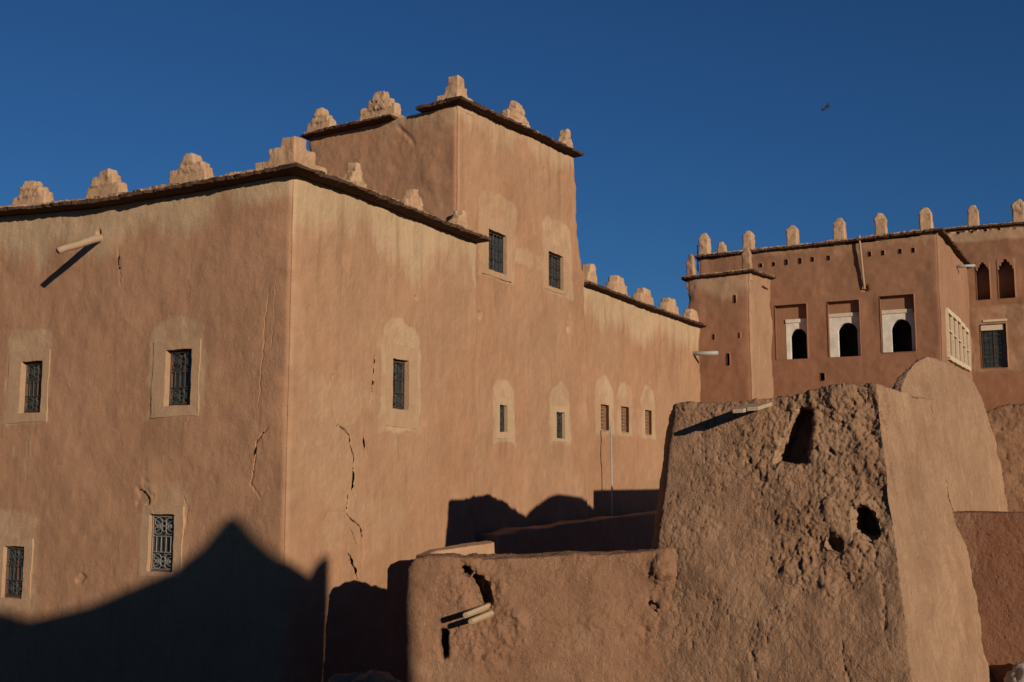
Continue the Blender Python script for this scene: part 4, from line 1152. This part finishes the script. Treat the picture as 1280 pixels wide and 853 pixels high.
def build_ruin():
    z_fr, z_fl = RF.hitb(1083, 481, 0.15)[1], RF.hitb(852, 505, 0.15)[1]
    left_s = RF.s_at(833, 600)
    Lp = RF.pt(left_s, 0)
    nf, nsd = RF.n, RS.n
    nl = np.array([-0.92, 0.10]); nl /= np.linalg.norm(nl); nb = -nf
    Bp = RF.pt(0, 0, -3.4)
    s_end = RS.s_at(1188, 600)
    planes = [(Lp, nl, 0.16), (K, nf, 0.15), (K, nsd, 0.13), (RS.pt(s_end, 0), RS.u, 0.10), (Bp, nb, 0.05)]
    # vertex i joins plane i and i+1: L/F, F/S, S/B, B/L
    mb = MB(); frustum(mb, planes, 0.3, [z_fl - 0.05, z_fr, RS.hitb(1170, 497, 0.13)[1], RS.hitb(1165, 497, 0.13)[1], z_fl - 0.1], EYE)
    # higher wall continuing along the sunny side
    RT = RS.moved(d=-0.32)
    st = [RT.hitb(x, y, 0.13)[:2] for x, y in ((1128, 484), (1136, 464), (1146, 451), (1160, 445), (1180, 451), (1200, 461), (1217, 476), (1233, 500))]
    eA, eB = RT.hitb(1233, 500, 0.13), RT.hitb(1264, 640, 0.13)
    mh = MB(); loft_wall(mh, RT, st, 0.3, 0.55, 0.13, 0.05, EYE, -0.05, (eB[0] - eA[0]) / (eA[1] - eB[1]))
    def F(x, y): return RF.hitb(x, y, 0.15)[:2]
    cuts = [cutter(RF, [F(x, y) for x, y in ((999, 504), (1021, 507), (1020, 545), (1011, 584), (964, 583), (972, 556), (986, 532))], 1.0, -0.75, 0.9),
            cutter(RF, [F(x, y) for x, y in ((1063, 632), (1081, 631), (1092, 652), (1100, 673), (1083, 674), (1064, 664))], 1.4, -0.7, 0.9),
            cutter(RF, [F(x, y) for x, y in ((1026, 664), (1040, 670), (1055, 668), (1060, 692), (1048, 694), (1032, 683))], 1.4, -0.08, 0.6),
            cutter(RF, [F(x, y) for x, y in ((846, 534), (905, 517), (962, 509), (962, 515), (905, 526), (848, 545))], 0.6, -0.16, 0.9),
            cutter(RF, [F(x, y) for x, y in ((1033, 555), (1048, 566), (1044, 572), (1030, 566))], 0.8, -0.18, 0.7),
            cutter(RF, [F(x, y) for x, y in ((933, 571), (941, 571), (941, 580), (934, 579))], 0.8, -0.15, 0.8),
            cutter(RF, [F(x, y) for x, y in ((945, 571), (949, 571), (949, 580), (944, 579))], 0.8, -0.12, 0.8)]
    me1 = remesh_data(mb, 0.026, cuts, 5)
    crk = [([RS.pt(*RS.hitb(x, y, 0.13)) for x, y in ((1103, 515), (1110, 540), (1114, 575), (1118, 600), (1124, 622))], 0.024, 0.09),
           ([RS.pt(*RS.hitb(x, y, 0.13)) for x, y in ((1128, 645), (1131, 680), (1135, 720))], 0.018, 0.035),
           ([RF.pt(*RF.hitb(x, y, 0.15)) for x, y in ((1093, 685), (1096, 720), (1107, 750), (1105, 790), (1112, 815))], 0.020, 0.05),
           ([RF.pt(*RF.hitb(x, y, 0.15)) for x, y in ((1050, 800), (1056, 825), (1063, 853))], 0.018, 0.045),
           ([RF.pt(*RF.hitb(x, y, 0.15)) for x, y in ((940, 812), (942, 835), (944, 870))], 0.020, 0.05)]
    def mask(co):
        s = (co[:, :2] - RF.o) @ RF.u; z = co[:, 2]; dep = (co[:, :2] - RF.o) @ RF.n
        ss = (co[:, :2] - RS.o) @ RS.n
        px = s; p = np.stack([s, z, 0 * s], 1)
        wob = 0.35 * fbm(p * 1.3, 3, 7)
        # crumbled zone: the upper right of the front and round the hole, and the very top
        a1 = F(975, 560); a2 = F(1080, 505); a3 = F(1055, 640); a4 = F(1020, 680)
        ds, _ = poly_dist([a1, a2, a3, a4], s, z)
        m = 1 - sstep(0.35, 1.15, ds + wob)
        m = np.maximum(m, 0.55 * sstep(-0.45, -0.12, z - z_fl + 0.15 * wob))
        m = np.maximum(m, 0.16 * sstep(0.15, 0.6, fbm(p * 0.8, 3, 19)))
        sunny = sstep(-0.12, -0.02, ss + 0.13 * (z - EYE))
        m = m * (1 - 0.93 * sunny)
        return np.clip(m, 0.04, 1)
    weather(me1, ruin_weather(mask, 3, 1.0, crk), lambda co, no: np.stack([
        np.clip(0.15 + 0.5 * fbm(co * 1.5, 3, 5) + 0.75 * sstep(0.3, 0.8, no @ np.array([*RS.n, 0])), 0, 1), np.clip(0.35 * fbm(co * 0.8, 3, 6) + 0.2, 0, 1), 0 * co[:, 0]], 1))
    me3 = remesh_data(mh, 0.032, (), 4)
    def mask2(co):
        ss = (co[:, :2] - RT.o) @ RT.n; z = co[:, 2]
        sunny = sstep(-0.14, -0.03, ss + 0.13 * (z - EYE))
        s = (co[:, :2] - RS.o) @ RS.u
        m = 0.6 * (1 - 0.92 * sunny)
        return np.clip(m, 0.05, 1)
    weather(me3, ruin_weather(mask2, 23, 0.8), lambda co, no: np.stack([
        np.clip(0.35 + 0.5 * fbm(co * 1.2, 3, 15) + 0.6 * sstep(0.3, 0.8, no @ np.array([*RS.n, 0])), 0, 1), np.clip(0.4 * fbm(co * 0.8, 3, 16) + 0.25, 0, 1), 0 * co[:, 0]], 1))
    root = thing('ruined_adobe_block', 'crumbling battered mud block in the foreground with a dark hole and smooth sunny side', 'ruin', (K[0], K[1], 0.3))
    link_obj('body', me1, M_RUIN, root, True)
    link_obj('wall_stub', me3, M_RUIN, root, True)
    return root
ruin = build_ruin()

def spout_planks(W, px, py, out, width, slope, parent_label, name, label, cat, seed, mat=M_POPLAR, n=2, lateral=0.0):
    s, z = W.hit(px, py); root = thing(name, label, cat, W.pt(s, z, 0))
    for k in range(n):
        m = MB(); a = s + (k - (n - 1) / 2) * width / n; w = width / n * 0.46; o2 = out * (1 - 0.12 * k); j = 0.012 * k
        P = []
        for dd, zz in ((-0.35, 0), (o2, slope)):
            lat = lateral * max(0, dd)
            for (da, dz) in ((-w, -0.035 + j), (w, -0.03 + j), (w, 0.035 + j), (-w, 0.03 + j)):
                P.append(W.pt(a + da + lat, z + zz * max(0, dd) / out + dz, dd))
        m.add(P, [(0, 1, 2, 3), (7, 6, 5, 4), (0, 4, 5, 1), (1, 5, 6, 2), (2, 6, 7, 3), (3, 7, 4, 0)])
        m.build('plank', mat, root, bevel=0.008)
    return root
RFt = RF.moved(d=-0.22)
spout_planks(RFt, 950, 503, 0.95, 0.42, -0.20, None, 'wooden_spout', 'pale split plank spout jutting from the crumbling block below its top', 'spout', 5)

# ---- low ruined wall in front
LWa = at_depth(512, 600, 20.2); LWb = RF.pt(RF.s_at(838, 600), EYE, 0.03)
LW = Wall(LWa, math.atan2(LWb[1] - LWa[1], LWb[0] - LWa[0]))
def build_low():
    st = [LW.hitb(x, y, 0.13)[:2] for x, y in ((510, 712), (520, 701), (555, 698), (640, 697), (740, 693), (800, 690), (846, 685))]
    mb = MB(); loft_wall(mb, LW, st, 0.3, 0.75, 0.13, 0.03, EYE, -0.03, 0.0)
    # lump where it meets the block
    c = LW.pt(*LW.hitb(828, 716, 0.13))
    m2 = bmesh.new(); bmesh.ops.create_icosphere(m2, subdivisions=2, radius=0.36)
    V = [(v.co.x * 0.55 + c[0], v.co.y * 0.30 + c[1], v.co.z * 0.85 + c[2]) for v in m2.verts]; mb.add(V, [[v.index for v in f.verts] for f in m2.faces]); m2.free()
    H = lambda pts: [LW.hitb(x, y, 0.13)[:2] for x, y in pts]
    cuts = [cutter(LW, H(((586, 713), (600, 716), (612, 732), (617, 756), (606, 766), (597, 745), (588, 733))), 0.6, -0.22, 0.7),
            cutter(LW, H(((549, 783), (560, 784), (563, 822), (552, 829), (547, 806))), 0.6, -0.32, 0.8),
            cutter(LW, H(((570, 706), (584, 708), (592, 716), (586, 724), (576, 716))), 0.6, -0.14, 0.7),
            cutter(LW, H(((536, 735), (541, 738), (544, 747), (538, 745))), 0.6, -0.10, 0.7),
            cutter(LW, H(((546, 716), (552, 722), (556, 731), (550, 730))), 0.6, -0.12, 0.7),
            cutter(LW, H(((805, 750), (815, 752), (828, 764), (818, 768))), 0.9, -0.12, 0.7),
            cutter(LW, H(((638, 842), (646, 846), (640, 848), (634, 846))), 0.6, -0.1, 0.7)]
    for i in range(6): cuts.append(cutter(LW, H(((738 + i * 12, 840 - (i % 2) * 2), (742 + i * 12, 843), (748 + i * 12, 853), (745 + i * 12, 856))), 0.7, -0.07, 0.8))
    me = remesh_data(mb, 0.03, cuts, 8)
    def mask(co):
        s = (co[:, :2] - LW.o) @ LW.u; z = co[:, 2]; p = np.stack([s, z, 0 * s], 1)
        a, b, c, d = H(((598, 738), (610, 790), (820, 745), (815, 790)))
        m = np.maximum(1 - sstep(0.25, 0.85, poly_dist([a, b], s, z)[0] + 0.2 * fbm(p * 2, 2, 4)), 1 - sstep(0.15, 0.5, poly_dist([c, d], s, z)[0] + 0.2 * fbm(p * 2, 2, 5)))
        return np.clip(np.maximum(m * 1.3, 0.14 + 0.25 * fbm(p * 1.1, 3, 29)), 0.03, 1.3)
    weather(me, ruin_weather(mask, 43, 0.9), lambda co, no: np.stack([
        np.clip(-0.1 + 0.5 * fbm(co * 1.5, 3, 45), 0, 1), np.clip(0.4 * fbm(co * 0.8, 3, 46) + 1.0, 0, 1), 0 * co[:, 0]], 1))
    o = link_obj('ruined_low_wall', me, M_RUIN, None, True)
    return tag(o, 'low crumbling mud wall in front with wooden stubs, left of the battered block', 'wall')
build_low()
def stubs():
    s, z, dof = LW.hitb(611, 763, 0.13); root = thing('wooden_stubs', 'two pale split sticks jutting from the low crumbling wall', 'wood', LW.pt(s, z, dof))
    for k, (ds, dz, dl) in enumerate(((0.0, 0.055, 0.72), (0.08, -0.055, 0.66))):
        m = MB(); P = [LW.pt(s + ds, z + dz, dof - 0.3), LW.pt(s + ds - 0.05, z + dz, dof), LW.pt(s + ds - 0.30, z + dz - 0.06, dof + dl)]
        m.tube(P, 0.060, 6, 0.050); m.build('stick', M_POPLAR, root)
stubs()

def earth_wall(name, W, st, z0, thick, voxel, seed, mat, label, amp, crumble, bo=0.06, lean0=0.0, lean1=0.0, pale=0.1, red=0.3):
    mb = MB(); loft_wall(mb, W, st, z0, thick, bo, 0.03, EYE, lean0, lean1)
    me = remesh_data(mb, voxel)
    zt_ = max(z for _, z in st)
    def mask(co):
        p = co * 1.1
        return np.clip(crumble * (0.5 + 0.8 * fbm(p, 3, seed + 2)) , 0.03, 1)
    weather(me, ruin_weather(mask, seed, amp), lambda co, no: np.stack([np.clip(pale + 0.4 * fbm(co * 1.5, 3, seed), 0, 1), np.clip(red + 0.4 * fbm(co, 3, seed + 1), 0, 1), 0 * co[:, 0]], 1))
    return tag(link_obj(name, me, mat, None, True), label, 'wall')

# red earth walls to the right of the block
sE = RS.s_at(1196, 640)
E0 = RS.pt(sE, 0)
WE = Wall(E0, A1)
earth_wall('red_earth_wall', WE, [(-0.5, WE.z_at(1196, 642)), (WE.s_at(1230, 642), WE.z_at(1230, 641)), (WE.s_at(1280, 642), WE.z_at(1280, 642)), (WE.s_at(1420, 642), WE.z_at(1420, 640))],
           0.3, 0.7, 0.035, 61, M_RUINRED, 'dark red mud wall running off the right edge, below the rough ridge', 0.5, 0.10, 0.02)
sG = RS.s_at(1240, 600)
_RT = RS.moved(d=-0.32)
WGd = Wall(_RT.pt(_RT.hitb(1256, 640, 0.13)[0], 0, -0.75), R(-20))
earth_wall('rough_ridge_wall', WGd, [(WGd.s_at(1222, 540), WGd.z_at(1222, 520)), (WGd.s_at(1238, 540), WGd.z_at(1238, 512)), (WGd.s_at(1252, 540), WGd.z_at(1252, 508)), (WGd.s_at(1272, 540), WGd.z_at(1272, 506)), (WGd.s_at(1292, 540), WGd.z_at(1292, 506)), (WGd.s_at(1380, 540), WGd.z_at(1380, 508))],
           0.3, 0.9, 0.04, 62, M_RUIN, 'rough eroded reddish wall top at right edge above the smooth red wall', 1.2, 0.5, 0.10, pale=0.0, red=0.95)

# small lit parapet and dark terrace wall between the low wall and the house
PW = Wall(at_depth(532, 690, 23.6), R(20))
earth_wall('lit_parapet', PW, [(PW.s_at(528, 690), PW.z_at(528, 697)), (PW.s_at(545, 690), PW.z_at(545, 689)), (PW.s_at(575, 690), PW.z_at(575, 684)), (PW.s_at(619, 690), PW.z_at(619, 677))], 0.3, 0.45, 0.035, 63, M_WALL,
           'smooth pale parapet peeping over the low crumbling wall', 0.4, 0.03, 0.02, pale=0.3)
TWl = F2.moved(d=0.40)
earth_wall('terrace_wall', TWl, [(TWl.s_at(622, 660), TWl.z_at(622, 667)), (TWl.s_at(720, 650), TWl.z_at(720, 652)), (TWl.s_at(850, 640), TWl.z_at(850, 637))], 0.3, 0.5, 0.07, 64, M_WALL_OLD,
           'shadowed terrace wall along the foot of the tower and wing', 0.6, 0.1, 0.02)

# rubble heap in the shade at the house corner
def mound():
    n = 90; X, Y = np.meshgrid(np.linspace(-6.2, -1.6, n), np.linspace(15.5, 21.5, n)); x, y = X.ravel(), Y.ravel()
    p = np.stack([x, y, 0 * x], 1)
    g = np.exp(-(((x + 2.4) / 1.25) ** 2 + ((y - 18.6) / 1.4) ** 2))
    d1, d2, c = worley(p * 2.3, 5)
    z = 0.2 + 2.7 * np.tanh(g * 2.2) + 0.22 * fbm(p * 1.4, 4, 8) + g * 0.25 * (c - 0.3) * sstep(0, 0.2, d2 - d1)
    idx = np.arange(n * n).reshape(n, n); F = np.stack([idx[:-1, :-1], idx[:-1, 1:], idx[1:, 1:], idx[1:, :-1]], -1).reshape(-1, 4)
    o = link_mesh('rubble_heap', np.stack([x, y, z], 1), F, M_RUIN, None, np.zeros((n * n, 3)), True)
    tag(o, 'dark rubble heap in shade beside the low crumbling wall', 'rubble'); o['kind'] = 'stuff'
mound()

# stone at the bottom right corner, lying on the raised ground by the red wall
def stone():
    c = at_depth(1279, 856, 20.0)
    bm_ = bmesh.new(); bmesh.ops.create_icosphere(bm_, subdivisions=4, radius=0.30)
    V = np.array([v.co for v in bm_.verts]); V = V * (1 + 0.22 * fbm(V * 5, 3, 4) + 0.1 * fbm(V * 15, 2, 5))[:, None]
    F = [[v.index for v in f.verts] for f in bm_.faces]; bm_.free()
    o = link_mesh('stone', V + c, F, M_STONE, None, None, True); tag(o, 'grey stone at the foot of the red wall in the bottom right corner', 'stone')
stone()

# ================================================================== neighbours out of view, to the sunny side (their shadows fall across the walls)
def shadow_house():
    T = 31.0
    pts = [(F1, -300, 770), (F1, -120, 762), (F1, -30, 752), (F1, 0, 763), (F1, 40, 774), (F1, 110, 757), (F1, 215, 713), (F1, 250, 686), (F1, 280, 650), (F1, 292, 643), (F1, 304, 649),
           (F1, 325, 676), (F1, 352, 697), (F2, 386, 719), (F2, 394, 704), (F2, 404, 695), (F2, 412, 696)]
    prof = []
    pv = np.array([-SUN_H[1], SUN_H[0]])
    if pv[0] < 0: pv = -pv
    tanE = math.tan(SUN_EL)
    q0 = None
    for W, x, y in pts:
        s, z = W.hit(x, y); P = W.pt(s, z)
        if q0 is None: q0 = F1.pt(0, 0)[:2] @ SUN_H + T
        t = q0 - P[:2] @ SUN_H
        prof.append((float(P[:2] @ pv), z + t * tanE))
    k = len(prof); V = []
    for dq in (0, 5.0):
        for p, z in prof: V.append((*(SUN_H * (q0 + dq) + pv * p), z - dq * 0.12))
    for dq in (0, 5.0):
        for p, z in prof: V.append((*(SUN_H * (q0 + dq) + pv * p), 3.6))
    F = []
    for i in range(k - 1):
        F += [(i, i + 1, i + 1 + k, i + k), (2 * k + i, 2 * k + i + 1, i + 1, i), (k + i, k + i + 1, 3 * k + i + 1, 3 * k + i)]
    F += [(0, k, 3 * k, 2 * k), (k - 1, 2 * k - 1, 4 * k - 1, 3 * k - 1)]
    o = link_mesh('gabled_ruin', V, F, M_WALL_OLD, None, np.zeros((len(V), 3)))
    tag(o, 'ruined mud house with peaked crest behind the viewer, out of frame', 'house')
shadow_house()
def side_house():
    # plain wall hidden behind the ruin, parallel to the tower face
    s, z = WG.hit(742, 613); P = WG.pt(s, z); t = 10.0
    c = P[:2] + SUN_H * t; pv = np.array([-SUN_H[1], SUN_H[0]]); pv = pv if pv[0] > 0 else -pv
    zt_ = z + t * math.tan(SUN_EL)
    m = MB(); a = c; b = c + F2.u * 7
    P4 = [a, b, b + F2.n * 0.7, a + F2.n * 0.7]
    m.hexa([(*q, 0.3) for q in P4[::-1]] + [(*q, zt_) for q in P4[::-1]])
    o = m.build('courtyard_wall', M_WALL_OLD); set_coat(o.data, np.zeros((8, 3)))
    tag(o, 'plain flat topped mud wall hidden behind the crumbling foreground block', 'wall')
side_house()

# ================================================================== speck in the sky
def sky_speck():
    c = at_depth(1033, 135, 62.0); m = MB()  # birdlike body put in for a small dark speck of unknown kind
    m.tube([c + np.array([-0.24, 0, -0.12]), c + np.array([-0.10, 0, -0.05]), c, c + np.array([0.14, 0, 0.07]), c + np.array([0.22, 0, 0.12])], 0.075, 8, 0.05)
    for sg in (-1, 1):
        w0 = c + np.array([0.05, 0, 0.03]); tip = c + np.array([0.10 + 0.05 * sg, sg * 0.42, 0.22]); back = c + np.array([-0.10, sg * 0.05, 0.0])
        m.add([w0, tip, back, w0 + np.array([0, 0, -0.02]), tip + np.array([0, 0, -0.015]), back + np.array([0, 0, -0.02])], [(0, 1, 2), (5, 4, 3), (0, 3, 4, 1), (1, 4, 5, 2), (2, 5, 3, 0)])
    tag(m.build('sky_speck', M_SPECK), 'tiny dark speck in birdlike shape high in the blue sky over the far kasbah', 'sky_speck')
sky_speck()
